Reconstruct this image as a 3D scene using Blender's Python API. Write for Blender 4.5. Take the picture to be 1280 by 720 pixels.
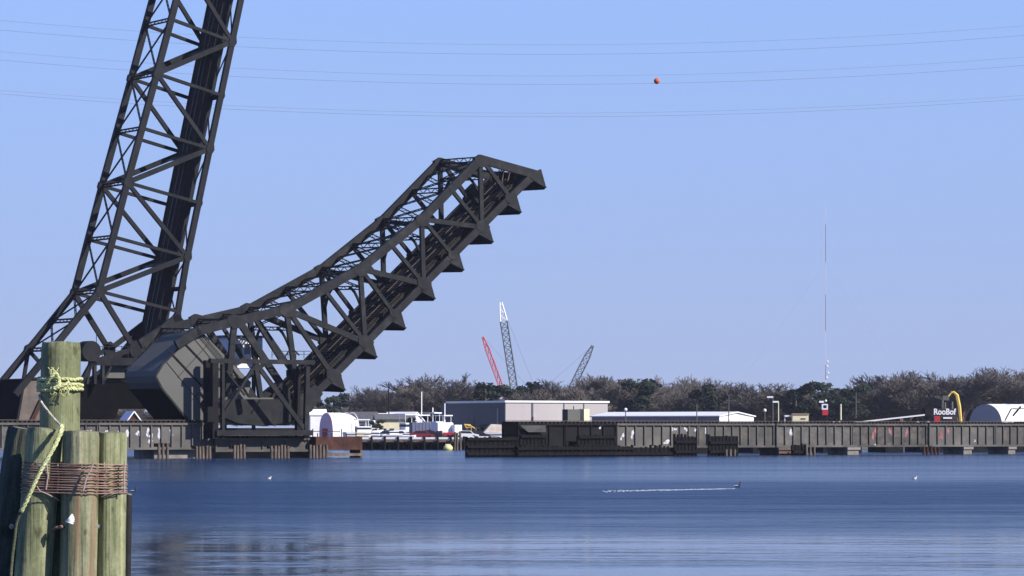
import bpy, math, random
import numpy as np
from mathutils import Vector, noise
R = math.radians
random.seed(7)

# ------------------------------------------------------------------ camera, sky, sun, exposure
for o in list(bpy.data.objects): bpy.data.objects.remove(o)
SC = bpy.context.scene
COL = SC.collection
F, H0, CAMZ = 4100.0, 537.0, 3.2          # focal length and horizon row in pixels of the 1280x720 photograph
cd = bpy.data.cameras.new('camera'); cam = bpy.data.objects.new('camera', cd); COL.objects.link(cam)
cam.location = (0, 0, CAMZ); cam.rotation_euler = (R(90), 0, 0)
cd.sensor_width = 36; cd.lens = 36 * F / 1280; cd.shift_y = (H0 - 360) / 1280
cd.clip_start = 0.5; cd.clip_end = 20000
SC.camera = cam
SUN_AZ, SUN_EL = 61.0, 33.0               # sun azimuth to the right of straight back, elevation
sdir = Vector((math.sin(R(SUN_AZ)) * math.cos(R(SUN_EL)), -math.cos(R(SUN_AZ)) * math.cos(R(SUN_EL)), math.sin(R(SUN_EL))))
w = bpy.data.worlds.new('World'); SC.world = w; w.use_nodes = True
nt = w.node_tree; bgn = nt.nodes['Background']
sky = nt.nodes.new('ShaderNodeTexSky'); sky.sky_type = 'NISHITA'; sky.sun_disc = False
sky.sun_elevation = R(SUN_EL); sky.sun_rotation = math.atan2(sdir.x, sdir.y)
sky.air_density = 1.0; sky.dust_density = 0.0; sky.ozone_density = 5.0; sky.altitude = 0
tint = nt.nodes.new('ShaderNodeMix'); tint.data_type = 'RGBA'; tint.blend_type = 'MULTIPLY'; tint.inputs[0].default_value = 1.0
tint.inputs[7].default_value = (0.645, 0.735, 1.16, 1)
nt.links.new(sky.outputs[0], tint.inputs[6])
# a pale lavender layer of high haze low in the sky, thinning upwards
wtc = nt.nodes.new('ShaderNodeTexCoord'); wsp = nt.nodes.new('ShaderNodeSeparateXYZ'); nt.links.new(wtc.outputs['Generated'], wsp.inputs[0])
lo_ = nt.nodes.new('ShaderNodeMapRange'); lo_.inputs[1].default_value = 0; lo_.inputs[2].default_value = .14; nt.links.new(wsp.outputs[2], lo_.inputs[0])
lay = nt.nodes.new('ShaderNodeMix'); lay.data_type = 'RGBA'; lay.inputs[6].default_value = (2.55, 3.15, 5.1, 1); lay.inputs[7].default_value = (2.45, 3.70, 6.6, 1); nt.links.new(lo_.outputs[0], lay.inputs[0])
fa_ = nt.nodes.new('ShaderNodeMapRange'); fa_.inputs[1].default_value = .10; fa_.inputs[2].default_value = .50; fa_.inputs[3].default_value = .82; fa_.inputs[4].default_value = 0; nt.links.new(wsp.outputs[2], fa_.inputs[0])
wmx = nt.nodes.new('ShaderNodeMix'); wmx.data_type = 'RGBA'; nt.links.new(fa_.outputs[0], wmx.inputs[0]); nt.links.new(tint.outputs[2], wmx.inputs[6]); nt.links.new(lay.outputs[2], wmx.inputs[7]); nt.links.new(wmx.outputs[2], bgn.inputs[0])
bgn.inputs[1].default_value = 0.10
sl = bpy.data.lights.new('sun', 'SUN'); so = bpy.data.objects.new('sun', sl); COL.objects.link(so)
sl.energy = 4.8; sl.angle = R(0.5); sl.color = (1, 0.93, 0.84)
so.rotation_euler = sdir.to_track_quat('Z', 'Y').to_euler()
SC.view_settings.view_transform = 'Standard'; SC.view_settings.look = 'None'
SC.view_settings.gamma = 1; SC.view_settings.exposure = 0.55
SC.render.engine = 'CYCLES'
SC.cycles.volume_bounces = 0; SC.cycles.max_bounces = 6

# ------------------------------------------------------------------ helpers
VA = 33.0; VS, VC = math.sin(R(VA)), math.cos(R(VA))
T = Vector((VC, VS, 0)); N = Vector((-VS, VC, 0))       # along the bridges; across them, away from the camera
DR, DL = 326.5, 361.5                                    # planes of the near faces of the two bridges
WR, WL = 9.0, 7.0
Z = Vector((0, 0, 1))
def P(px, py, Y): return Vector(((px - 640) / F * Y, Y, CAMZ + (H0 - py) / F * Y))
def PD(px, py, D):
    dx = (px - 640) / F; Y = D / (VC - VS * dx)
    return Vector((dx * Y, Y, CAMZ + (H0 - py) / F * Y))
def TZ(px, D, z):
    p = PD(px, 500, D); p.z = z; return p
def GX(px, Y, z): return Vector(((px - 640) / F * Y, Y, z))

class MB:
    def __init__(s): s.v = []; s.f = []
    def poly(s, pts, thick, nrm):
        n = len(pts); b = len(s.v); h = Vector(nrm).normalized() * thick / 2
        s.v += [p - h for p in pts] + [p + h for p in pts]
        s.f += [tuple(range(b, b + n)), tuple(range(b + 2 * n - 1, b + n - 1, -1))]
        s.f += [(b + i, b + n + i, b + n + (i + 1) % n, b + (i + 1) % n) for i in range(n)]
        return s
    def bar(s, a, b, wd, dp, ref=N):
        a = Vector(a); b = Vector(b); u = (b - a).normalized(); r = Vector(ref); r = r - u * r.dot(u)
        if r.length < 1e-4: r = u.orthogonal()
        r.normalize(); v = u.cross(r)
        k = len(s.v)
        for e in (a, b):
            for i, j in ((-1, -1), (1, -1), (1, 1), (-1, 1)): s.v.append(e + v * (i * wd / 2) + r * (j * dp / 2))
        s.f += [(k, k+1, k+2, k+3), (k+7, k+6, k+5, k+4), (k, k+4, k+5, k+1), (k+1, k+5, k+6, k+2), (k+2, k+6, k+7, k+3), (k+3, k+7, k+4, k)]
        return s
    def box(s, c, sx, sy, sz, rz=0, ax=None):
        c = Vector(c)
        X = Vector((math.cos(rz), math.sin(rz), 0)) if ax is None else Vector(ax)
        Y = Vector((-X.y, X.x, 0))
        k = len(s.v)
        for z in (-1, 1):
            for i, j in ((-1, -1), (1, -1), (1, 1), (-1, 1)): s.v.append(c + X * (i * sx / 2) + Y * (j * sy / 2) + Z * (z * sz / 2))
        s.f += [(k+3, k+2, k+1, k), (k+4, k+5, k+6, k+7), (k, k+1, k+5, k+4), (k+1, k+2, k+6, k+5), (k+2, k+3, k+7, k+6), (k+3, k, k+4, k+7)]
        return s
    def tube(s, pts, rad, n=8, cap=True):
        m = len(pts); pts = [Vector(p) for p in pts]
        rr = rad if isinstance(rad, (list, tuple)) else [rad] * m
        k = len(s.v); prev = None
        for i, p in enumerate(pts):
            u = (pts[min(i + 1, m - 1)] - pts[max(i - 1, 0)]).normalized()
            if prev is None: a = u.orthogonal().normalized()
            else:
                a = prev - u * prev.dot(u); a = a.normalized() if a.length > 1e-5 else u.orthogonal().normalized()
            prev = a; b = u.cross(a)
            for j in range(n):
                t = 2 * math.pi * j / n; s.v.append(p + (a * math.cos(t) + b * math.sin(t)) * rr[i])
        for i in range(m - 1):
            for j in range(n):
                q = (j + 1) % n; s.f.append((k + i*n + j, k + i*n + q, k + (i+1)*n + q, k + (i+1)*n + j))
        if cap: s.f += [tuple(k + j for j in range(n - 1, -1, -1)), tuple(k + (m-1)*n + j for j in range(n))]
        return s
    def ball(s, c, rx, ry=None, rz=None, n=10):
        ry = ry or rx; rz = rz or rx; c = Vector(c); k = len(s.v); m = n // 2
        s.v.append(c + Vector((0, 0, rz)))
        for i in range(1, m):
            t = math.pi * i / m
            for j in range(n):
                a = 2 * math.pi * j / n; s.v.append(c + Vector((rx * math.sin(t) * math.cos(a), ry * math.sin(t) * math.sin(a), rz * math.cos(t))))
        s.v.append(c - Vector((0, 0, rz))); e = len(s.v) - 1
        for j in range(n): s.f.append((k, k + 1 + j, k + 1 + (j + 1) % n)); s.f.append((e, e - n + (j + 1) % n, e - n + j))
        for i in range(m - 2):
            for j in range(n): a = k + 1 + i * n; s.f.append((a + j, a + n + j, a + n + (j+1) % n, a + (j+1) % n))
        return s
    def lace(s, a, b, wd, across, r=0.07, step=1.1):
        """a laced strut: two angles and a zigzag between them"""
        a = Vector(a); b = Vector(b); u = (b - a).normalized(); ac = Vector(across); ac = (ac - u * ac.dot(u)).normalized()
        o = ac * wd / 2; s.bar(a + o, b + o, r * 1.7, r * 1.7); s.bar(a - o, b - o, r * 1.7, r * 1.7)
        n = max(2, int((b - a).length / step)); sg = 1
        for i in range(n):
            p = a.lerp(b, i / n) + o * sg; q = a.lerp(b, (i + 1) / n) - o * sg; s.bar(p, q, r, r * 0.6); sg = -sg
        return s
    def build(s, name, mat, parent=None, smooth=False):
        off = Vector((0, 0, 0)); q = parent
        while q is not None: off += q.location; q = q.parent
        if parent is None and s.v:
            A = np.array([tuple(x) for x in s.v]); lo = A.min(0); hi = A.max(0)
            off = Vector(((lo[0] + hi[0]) / 2, (lo[1] + hi[1]) / 2, lo[2]))
        me = bpy.data.meshes.new(name)
        me.from_pydata([tuple(p - off) for p in s.v], [], s.f); me.materials.append(mat); me.update()
        if smooth: me.polygons.foreach_set('use_smooth', [True] * len(me.polygons))
        o = bpy.data.objects.new(name, me); COL.objects.link(o)
        if parent is not None: o.parent = parent
        else: o.location = off
        return o

def tag(o, label=None, cat=None, group=None, kind=None):
    if label: o['label'] = label
    if cat: o['category'] = cat
    if group: o['group'] = group
    if kind: o['kind'] = kind
    return o
def empty(name, loc, label=None, cat=None, group=None):
    o = bpy.data.objects.new(name, None); COL.objects.link(o); o.location = loc; o.empty_display_size = .5
    return tag(o, label, cat, group)
KIDS = {}
def kids(o): return list(o.children)
def copy_tree(o, parent=None):
    c = o.copy(); COL.objects.link(c)
    if parent is not None: c.parent = parent
    for ch in kids(o): copy_tree(ch, c)
    return c
ORD = ['first', 'second', 'third', 'fourth', 'fifth', 'sixth', 'seventh', 'eighth', 'ninth', 'tenth', 'eleventh', 'twelfth', 'thirteenth', 'fourteenth']
ORD += ['fifteenth', 'sixteenth']

# ------------------------------------------------------------------ materials
MATS = {}
def mat(name, col, col2=None, loc=(0, 0, 0), scale=1.0, rough=0.7, metal=0.0, bump=0.0, bscale=None, stretch=(1, 1, 1), spec=0.15, lo=.35, hi=.65, detail=6, third=None):
    if name in MATS: return MATS[name]
    m = bpy.data.materials.new(name); m.use_nodes = True; t = m.node_tree; b = t.nodes['Principled BSDF']
    b.inputs['Roughness'].default_value = rough; b.inputs['Metallic'].default_value = metal; b.inputs['Specular IOR Level'].default_value = spec
    b.inputs['Base Color'].default_value = (*col, 1)
    tc = t.nodes.new('ShaderNodeTexCoord'); mp = t.nodes.new('ShaderNodeMapping'); mp.inputs['Scale'].default_value = stretch; mp.inputs['Location'].default_value = loc
    t.links.new(tc.outputs['Object'], mp.inputs[0])
    if col2:
        nz = t.nodes.new('ShaderNodeTexNoise'); nz.inputs['Scale'].default_value = scale; nz.inputs['Detail'].default_value = detail; nz.inputs['Roughness'].default_value = .65
        cr = t.nodes.new('ShaderNodeValToRGB'); cr.color_ramp.elements[0].position = lo; cr.color_ramp.elements[1].position = hi
        cr.color_ramp.elements[0].color = (*col, 1); cr.color_ramp.elements[1].color = (*col2, 1)
        if third:
            e = cr.color_ramp.elements.new(third[0]); e.color = (*third[1], 1)
        t.links.new(mp.outputs[0], nz.inputs['Vector']); t.links.new(nz.outputs['Fac'], cr.inputs[0]); t.links.new(cr.outputs[0], b.inputs['Base Color'])
    if bump:
        n2 = t.nodes.new('ShaderNodeTexNoise'); n2.inputs['Scale'].default_value = bscale or scale * 3; n2.inputs['Detail'].default_value = 5
        bp = t.nodes.new('ShaderNodeBump'); bp.inputs['Strength'].default_value = bump; bp.inputs['Distance'].default_value = .05
        t.links.new(mp.outputs[0], n2.inputs['Vector']); t.links.new(n2.outputs['Fac'], bp.inputs['Height']); t.links.new(bp.outputs[0], b.inputs['Normal'])
    MATS[name] = m; return m
steel = mat('weathered_steel', (.009, .0105, .0125), (.030, .0295, .0300), scale=.8, rough=.62, bump=.2, bscale=4, third=(.56, (.0175, .018, .0195)))
steel_far = mat('weathered_steel_older', (.006, .0072, .0100), (.0160, .0165, .0195), scale=.5, rough=.65, bump=.2, bscale=4)
brace = mat('bracing_steel', (.010, .0105, .012), (.021, .020, .020), scale=.8, rough=.65)
tie_m = mat('tarred_ties', (.016, .014, .014), (.030, .025, .022), scale=1.5, rough=.85)
rail_m = mat('rail_steel', (.07, .055, .045), (.11, .085, .07), scale=2, rough=.45, metal=.4)
cw_m = mat('counterweight_concrete', (.105, .106, .098), (.175, .155, .115), scale=.12, rough=.85, bump=.3, bscale=1.2, third=(.6, (.118, .117, .106)))
cw2_m = mat('counterweight_old_concrete', (.085, .075, .07), (.17, .14, .12), scale=.35, rough=.85, bump=.3, bscale=1.5)
girder_m = mat('girder_steel', (.042, .042, .039), (.088, .084, .074), scale=.35, rough=.6, stretch=(1, 1, 2.2), third=(.5, (.075, .073, .070)))
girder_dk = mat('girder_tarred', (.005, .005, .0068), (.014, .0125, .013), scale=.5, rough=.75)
paint_m = mat('weathered_spray_paint', (.42, .42, .46), (.60, .58, .62), scale=2.5, rough=.6)
paint_r = mat('weathered_red_spray_paint', (.22, .06, .07), (.34, .17, .18), scale=1.6, rough=.6)
rust_m = mat('rusty_steel', (.030, .015, .013), (.085, .037, .027), scale=.9, rough=.8)
timber_dk = mat('creosoted_timber', (.003, .003, .004), (.009, .0078, .0078), scale=1.2, rough=.85, bump=.4, stretch=(1, 1, .3))
timber_br = mat('weathered_pile_timber', (.060, .045, .036), (.19, .155, .125), scale=1.6, rough=.85, bump=.4, stretch=(1, 1, .2))
conc_m = mat('pier_concrete', (.11, .10, .09), (.24, .22, .20), scale=.6, rough=.85)
white_m = mat('white_paint', (.78, .78, .80), (.70, .71, .74), scale=1, rough=.5)
cream_m = mat('cream_paint', (.72, .66, .44), (.62, .58, .42), scale=1, rough=.6)
glass_m = mat('dark_window_glass', (.02, .025, .035), rough=.15, spec=.5)
grey_roof = mat('grey_shingles', (.10, .10, .11), (.15, .15, .16), scale=3, rough=.9)
red_m = mat('red_paint', (.50, .035, .05), (.35, .03, .04), scale=2, rough=.5)
yellow_m = mat('machine_yellow', (.72, .52, .14), (.60, .40, .10), scale=1.5, rough=.5)
black_m = mat('black_rubber', (.015, .015, .017), rough=.8)
blue_m = mat('blue_grey_paint', (.10, .12, .20), (.14, .15, .22), scale=1, rough=.6)
fabric_w = mat('white_fabric', (.82, .82, .84), (.74, .73, .76), scale=.5, rough=.8)
fabric_p = mat('faded_pink_fabric', (.74, .46, .56), (.66, .54, .64), scale=.25, rough=.8, lo=.4, hi=.6)
tan_m = mat('tan_tarp', (.50, .42, .34), (.66, .60, .55), scale=.8, rough=.8)
metal_sid = mat('grey_metal_siding', (.36, .335, .335), (.41, .385, .38), scale=.1, rough=.55, stretch=(1, 1, .15), bump=.1, bscale=.8)
metal_sid_l = mat('siding_shade_and_trim', (.075, .08, .10), (.095, .10, .125), scale=.15, rough=.6, stretch=(1, 1, .15))  # shade of the left face put into the colour; also dark trim
shade_wall = mat('shade_mauve_wall', (.20, .16, .20), (.26, .22, .26), scale=.3, rough=.7)  # dark mauve paints the shade on the shed's long side
bark_m = mat('winter_bark', (.10, .088, .08), (.13, .115, .10), scale=.3, rough=.95)
twig_m = mat('winter_twigs', (.098, .086, .078), (.145, .125, .110), scale=.12, rough=.95)
needle_m = mat('pine_needles', (.014, .021, .017), (.034, .046, .032), scale=.25, rough=.9)
land_m = mat('winter_grass', (.075, .072, .045), (.15, .135, .10), scale=.05, rough=.95)
wire_m = mat('cable_aluminium', (.20, .21, .25), rough=.6)
orange_m = mat('orange_ball_paint', (.62, .13, .04), (.5, .1, .04), scale=5, rough=.5)
crane_g = mat('crane_green_grey', (.055, .07, .08), (.09, .11, .12), scale=1, rough=.6)
foam_m = mat('water_foam', (.75, .78, .85), (.55, .6, .7), scale=2, rough=.8)
feather_w = mat('white_feathers', (.78, .78, .76), rough=.8)
feather_d = mat('dark_feathers', (.03, .03, .035), rough=.8)

def wood_pile_mat(name, a, b, c, crack, brown=None):
    m = bpy.data.materials.new(name); m.use_nodes = True; t = m.node_tree; bs = t.nodes['Principled BSDF']
    bs.inputs['Roughness'].default_value = .85; bs.inputs['Specular IOR Level'].default_value = .2
    tc = t.nodes.new('ShaderNodeTexCoord')
    def nz(scale, st, det=7, ro=.65):
        mp = t.nodes.new('ShaderNodeMapping'); mp.inputs['Scale'].default_value = st; t.links.new(tc.outputs['Object'], mp.inputs[0])
        n = t.nodes.new('ShaderNodeTexNoise'); n.inputs['Scale'].default_value = scale; n.inputs['Detail'].default_value = det; n.inputs['Roughness'].default_value = ro
        t.links.new(mp.outputs[0], n.inputs['Vector']); return n.outputs['Fac']
    def ramp(fac, stops):
        r = t.nodes.new('ShaderNodeValToRGB'); el = r.color_ramp.elements
        el[0].position, el[0].color = stops[0][0], (*stops[0][1], 1); el[1].position, el[1].color = stops[-1][0], (*stops[-1][1], 1)
        for p, cc in stops[1:-1]: e = el.new(p); e.color = (*cc, 1)
        t.links.new(fac, r.inputs[0]); return r.outputs[0]
    def mix(f, x, y, mode='MIX'):
        n = t.nodes.new('ShaderNodeMix'); n.data_type = 'RGBA'; n.blend_type = mode
        if isinstance(f, float): n.inputs[0].default_value = f
        else: t.links.new(f, n.inputs[0])
        t.links.new(x, n.inputs[6]); t.links.new(y, n.inputs[7]); return n.outputs[2]
    g = nz(14, (1, 1, .035)); big = nz(2.6, (1, 1, .35), 4); fine = nz(48, (1, 1, .02), 5)
    base = ramp(g, [(.30, a), (.5, b), (.70, c)])
    patch = ramp(big, [(.36, tuple(x * .72 for x in a)), (.5, b), (.66, tuple(min(1, x * 1.15) for x in c))])
    col = mix(.45, base, patch)
    ck = ramp(fine, [(.30, (crack,) * 3), (.40, (1, 1, 1))]); col = mix(1.0, col, ck, 'MULTIPLY')
    kn = nz(7, (1, 1, .55), 3, .5); kr = ramp(kn, [(.62, (1, 1, 1)), (.70, (.42, .40, .36))]); col = mix(.8, col, kr, 'MULTIPLY')
    st_ = nz(30, (1, 1, .9), 6, .75); sr_ = ramp(st_, [(.35, (.72, .72, .70)), (.65, (1.12, 1.12, 1.1))]); col = mix(.8, col, sr_, 'MULTIPLY')
    if brown:
        st = nz(5, (1, 1, .05), 3); ms = ramp(st, [(.52, (0, 0, 0)), (.62, (1, 1, 1))]); bc = ramp(g, [(.3, brown), (.7, tuple(x * 1.7 for x in brown))])
        f2 = t.nodes.new('ShaderNodeMath'); f2.operation = 'MULTIPLY'; f2.inputs[1].default_value = .8; t.links.new(ms, f2.inputs[0])
        col = mix(f2.outputs[0], col, bc)
    t.links.new(col, bs.inputs['Base Color'])
    bp = t.nodes.new('ShaderNodeBump'); bp.inputs['Strength'].default_value = .9; bp.inputs['Distance'].default_value = .012
    ad = t.nodes.new('ShaderNodeMath'); ad.operation = 'ADD'; t.links.new(g, ad.inputs[0]); t.links.new(fine, ad.inputs[1])
    t.links.new(ad.outputs[0], bp.inputs['Height']); t.links.new(bp.outputs[0], bs.inputs['Normal'])
    return m

# ------------------------------------------------------------------ water, land
def water_material():
    m = bpy.data.materials.new('river_water'); m.use_nodes = True; t = m.node_tree; b = t.nodes['Principled BSDF']
    b.inputs['IOR'].default_value = 1.33; b.inputs['Base Color'].default_value = (.012, .03, .06, 1)
    b.inputs['Specular IOR Level'].default_value = .5
    tc = t.nodes.new('ShaderNodeTexCoord')
    def mapped(s):
        mp = t.nodes.new('ShaderNodeMapping'); mp.inputs['Scale'].default_value = s; t.links.new(tc.outputs['Object'], mp.inputs[0]); return mp.outputs[0]
    def noise_(s, sc, det, ro=.55):
        n = t.nodes.new('ShaderNodeTexNoise'); n.inputs['Scale'].default_value = sc; n.inputs['Detail'].default_value = det; n.inputs['Roughness'].default_value = ro
        t.links.new(mapped(s), n.inputs['Vector']); return n.outputs['Fac']
    def math_(op, x, y, clamp=False):
        n = t.nodes.new('ShaderNodeMath'); n.operation = op; n.use_clamp = clamp
        for i, q in enumerate((x, y)):
            if isinstance(q, (int, float)): n.inputs[i].default_value = q
            else: t.links.new(q, n.inputs[i])
        return n.outputs[0]
    # wind patches lying on the river: 0 calm, 1 ruffled
    sep = t.nodes.new('ShaderNodeSeparateXYZ'); t.links.new(tc.outputs['Object'], sep.inputs[0])
    big = noise_((.012, .045, 1), 1.0, 4, .6)
    yy = math_('ADD', sep.outputs[1], math_('MULTIPLY', math_('SUBTRACT', big, .5), 55))
    band = t.nodes.new('ShaderNodeValToRGB'); el = band.color_ramp.elements
    el[0].color = (.06, .06, .06, 1); el[1].color = (.5, .5, .5, 1)
    for (p_, g_) in ((.19, .07), (.235, .75), (.30, 1.0), (.385, .95), (.43, .40), (.60, .55)):
        e_ = el.new(p_); e_.color = (g_, g_, g_, 1)
    t.links.new(math_('DIVIDE', yy, 500), band.inputs[0])
    st2 = noise_((.0022, .030, 1), 1.0, 5, .6)
    ruff = math_('ADD', band.outputs[0], math_('MULTIPLY', math_('SUBTRACT', st2, .5), .9), True)
    thin = noise_((.0035, .16, 1), 1.0, 3, .5)
    ruff = math_('ADD', ruff, math_('MULTIPLY', math_('SUBTRACT', thin, .5), .45), True)
    mid_ = noise_((.05, .22, 1), 1.0, 6, .7)
    ruff = math_('ADD', ruff, math_('MULTIPLY', math_('SUBTRACT', mid_, .5), .75), True)
    rg = t.nodes.new('ShaderNodeMapRange'); rg.inputs[3].default_value = .08; rg.inputs[4].default_value = .20; t.links.new(ruff, rg.inputs[0]); t.links.new(rg.outputs[0], b.inputs['Roughness'])
    h = math_('ADD', noise_((.55, 1.0, 1), .9, 3), math_('MULTIPLY', noise_((.3, 1.0, 1), .22, 2), 2.2))
    st = math_('ADD', math_('MULTIPLY', ruff, .42), .012)
    bp = t.nodes.new('ShaderNodeBump'); bp.inputs['Distance'].default_value = 1.0; t.links.new(st, bp.inputs['Strength']); t.links.new(h, bp.inputs['Height'])
    t.links.new(bp.outputs[0], b.inputs['Normal'])
    df = t.nodes.new('ShaderNodeBsdfDiffuse'); df.inputs[0].default_value = (.007, .026, .080, 1); mx = t.nodes.new('ShaderNodeMixShader')
    fc = math_('ADD', math_('MULTIPLY', ruff, .56), .03); t.links.new(fc, mx.inputs[0]); t.links.new(b.outputs[0], mx.inputs[1]); t.links.new(df.outputs[0], mx.inputs[2])
    t.links.new(mx.outputs[0], t.nodes['Material Output'].inputs[0])
    return m
def sheet(name, x0, x1, y0, y1, z, m, nx=1, ny=1):
    me = bpy.data.meshes.new(name); v = []; f = []
    for j in range(ny + 1):
        for i in range(nx + 1): v.append((x0 + (x1 - x0) * i / nx, y0 + (y1 - y0) * j / ny, z))
    for j in range(ny):
        for i in range(nx): a = j * (nx + 1) + i; f.append((a, a + 1, a + nx + 2, a + nx + 1))
    me.from_pydata(v, [], f); me.materials.append(m); o = bpy.data.objects.new(name, me); COL.objects.link(o); o['kind'] = 'structure'; return o
sheet('water', -2600, 2600, -60, 5200, 0, water_material())
# far shore: an uneven bank edge
me = bpy.data.meshes.new('ground'); v = []; f = []
xs = np.concatenate([np.linspace(-2600, -120, 120), np.linspace(-110, 110, 221), np.linspace(120, 2600, 120)])
for x in xs:
    e = (655 if -27 < x < 1 else 527) + 5 * noise.noise(Vector((x * .02, 0, 0))) + 2 * noise.noise(Vector((x * .11, 3, 0)))
    v += [(x, e, -.4), (x, e + 1.2, .7), (x, e + 4, 1.45), (x, e + 60, 1.7), (x, 5200, 2.0)]
for i in range(len(xs) - 1):
    for j in range(4): a = i * 5 + j; f.append((a, a + 5, a + 6, a + 1))
me.from_pydata(v, [], f); me.materials.append(land_m); g_ = bpy.data.objects.new('ground', me); COL.objects.link(g_); g_['kind'] = 'structure'
GZ = 1.6

# ------------------------------------------------------------------ bascule leaves
def gusset(mb, p, r, d, a, b=None, nn=7):
    """an irregular riveted gusset plate centred on a node, in the truss plane"""
    u = Vector(a).normalized(); v = N.cross(u).normalized(); pts = []
    for i in range(nn):
        t = 2 * math.pi * i / nn + .3; pts.append(p + (u * math.cos(t) * 1.15 + v * math.sin(t) * .85) * r)
    mb.poly(pts, d, N)

def pl(pts, D): return [PD(x, y, D) for x, y in pts]
def run(mb, pts, wd, dp):
    for a, b in zip(pts[:-1], pts[1:]):
        u = (b - a).normalized() * wd * .22; mb.bar(a - u, b + u, wd, dp)

class Leaf:
    def __init__(s, root, D, W, m, slope=0.0):
        s.root, s.D, s.W, s.m = root, D, W, m; s.off = [Vector((0, 0, 0)), N * W + Z * slope]
    def trusses(s, top, bottom, members, gs, wt, wb, tail_bottom=None, plates=()):
        for k in (0, 1):
            o = s.off[k]; sh = lambda pts: [q + o for q in pl(pts, s.D)]
            tr = empty('truss', Vector((0, 0, 0))); tr.parent = s.root
            for (x, y, r) in gs:
                gm = MB(); gusset(gm, PD(x, y, s.D) + o, r * .66, .60, PD(*top[1], s.D) - PD(*top[0], s.D)); gm.build('gusset_plate', s.m, tr)
            b = MB(); run(b, sh(top), wt, .52); b.build('top_chord', s.m, tr)
            b = MB(); run(b, sh(bottom), wb, .50); b.build('bottom_chord', s.m, tr)
            for nm, a, c, wd in members:
                b = MB(); b.bar(PD(*a, s.D) + o, PD(*c, s.D) + o, wd, .40)
                b.build(nm, s.m, tr)
            for nm, pts, th in plates:
                MB().poly(sh(pts), th, N).build(nm, s.m, tr)
    def cross(s, nodes, wd=.35, name='cross_strut'):
        for x, y in nodes:
            a = PD(x, y, s.D); b = a + s.off[1]; mb = MB(); mb.lace(a, b, wd, Z, .09, .9); mb.build(name, brace, s.root)
    def laterals(s, nodes, wd=.3, r=.06, name='lateral_bracing'):
        for (a, c) in zip(nodes[:-1], nodes[1:]):
            A, C = PD(*a, s.D), PD(*c, s.D); n = (C - A).cross(N).normalized(); u = n.cross((C - A).normalized())
            mb = MB(); e = (C - A).normalized().cross(n)
            mb.lace(A, C + s.off[1], wd, e, r, .65); mb.lace(A + s.off[1], C, wd, e, r, .8); mb.build(name, brace, s.root)
    def floor(s, a, b, up, beams, depth, f0=.14, f1=.74, rise=.0, sp=.36):
        A, B = PD(*a, s.D) + up * rise, PD(*b, s.D) + up * rise; L = (B - A).length; u = (B - A).normalized()
        o = s.off[1]
        for f_ in (f0 + .03, f1 - .03):
            MB().bar(A + o * f_ - up * .45, B + o * f_ - up * .45, .95, .3).build('stringer', s.m, s.root)
        t = MB(); k = int(L / sp)
        for i in range(k):
            p = A + u * (i * sp + .1) + up * .2; t.bar(p + o * (f0 - .02), p + o * (f1 + .02), .27, .24, up)
        t.bar(A + o * f0 + up * .05, B + o * f0 + up * .05, .1, .1); d = t.build('deck_ties', tie_m, s.root)
        for f_ in (.5 * (f0 + f1) - .08, .5 * (f0 + f1) + .08):
            MB().bar(A + o * f_ + up * .42, B + o * f_ + up * .42, .16, .08, up).build('rail', rail_m, d)
        for f_ in (f0 + .01, f1 - .01):
            MB().bar(A + o * f_ + up * .38, B + o * f_ + up * .38, .14, .16, up).build('guard_timber', tie_m, d)
        for x, y in beams:
            p = PD(x, y, s.D); q = p + o
            fb = MB(); fb.poly([p + up * .3, q + up * .3, q - up * depth, p - up * depth], .14, u)
            fb.bar(p - up * depth, q - up * depth, .5, .1, up)
            for g in (.25, .5, .75): fb.bar(p + o * g, p + o * g - up * depth, .3, .12, u)
            fo = fb.build('floor_beam', s.m, s.root)
            for ee, sg in ((p, 1), (q, -1)):
                MB().poly([ee + u * .9 - up * .2, ee - u * 1.0 - up * .2, ee - up * depth], .5, N).build('knee_bracket', s.m, fo)

# ---- right, half-raised leaf
tR = empty('bascule_bridge', TZ(330, DR, 3.9), 'dark rusty steel truss leaf of a railway drawbridge raised halfway, with dark floor beams below', 'drawbridge')
LR = Leaf(tR, DR + .6, WR, steel, slope=.28)
topR = [(672, 219), (600, 199), (527, 274), (450, 336), (358, 387), (293, 402), (247, 414), (222, 430)]
botR = [(664, 221), (637, 247), (416, 470), (380, 505)]
mR = [('vertical', (600, 199), (602, 284), .52), ('diagonal', (603, 200), (637, 247), .48), ('vertical', (527, 274), (529, 355), .52),
      ('diagonal', (527, 274), (602, 284), .55), ('hanger_diagonal', (530, 276), (565, 319), .42), ('hanger_diagonal', (564, 237), (602, 284), .42),
      ('diagonal', (450, 336), (529, 355), .6), ('vertical', (450, 336), (456, 428), .55), ('hanger_diagonal', (452, 338), (492, 392), .42),
      ('hanger_diagonal', (489, 306), (529, 355), .42), ('diagonal', (358, 387), (456, 428), .65), ('vertical', (358, 387), (374, 508), .62),
      ('hanger_diagonal', (404, 361), (456, 428), .45), ('hanger_diagonal', (361, 389), (416, 470), .55), ('diagonal', (299, 402), (379, 522), .8),
      ('vertical', (293, 402), (284, 492), .7), ('hanger_diagonal', (318, 398), (352, 452), .4), ('end_post', (670, 220), (660, 226), .7),
      ('tail_diagonal', (284, 492), (330, 455), .4)]
gR = [(600, 202, 1.3), (602, 283, 1.35), (637, 248, 1.15), (527, 276, 1.3), (529, 354, 1.35), (565, 319, .95), (450, 338, 1.35), (456, 427, 1.45), (492, 392, .95), (358, 388, 1.5),
      (416, 469, 1.4), (564, 237, .7), (489, 306, .7), (404, 361, .7), (378, 505, 1.6), (293, 402, 1.5), (668, 221, 1.0)]
seg = [(288, 499), (368, 499), (392, 480), (402, 492), (388, 514), (362, 527), (330, 533), (296, 529), (262, 515), (255, 500)]
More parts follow.
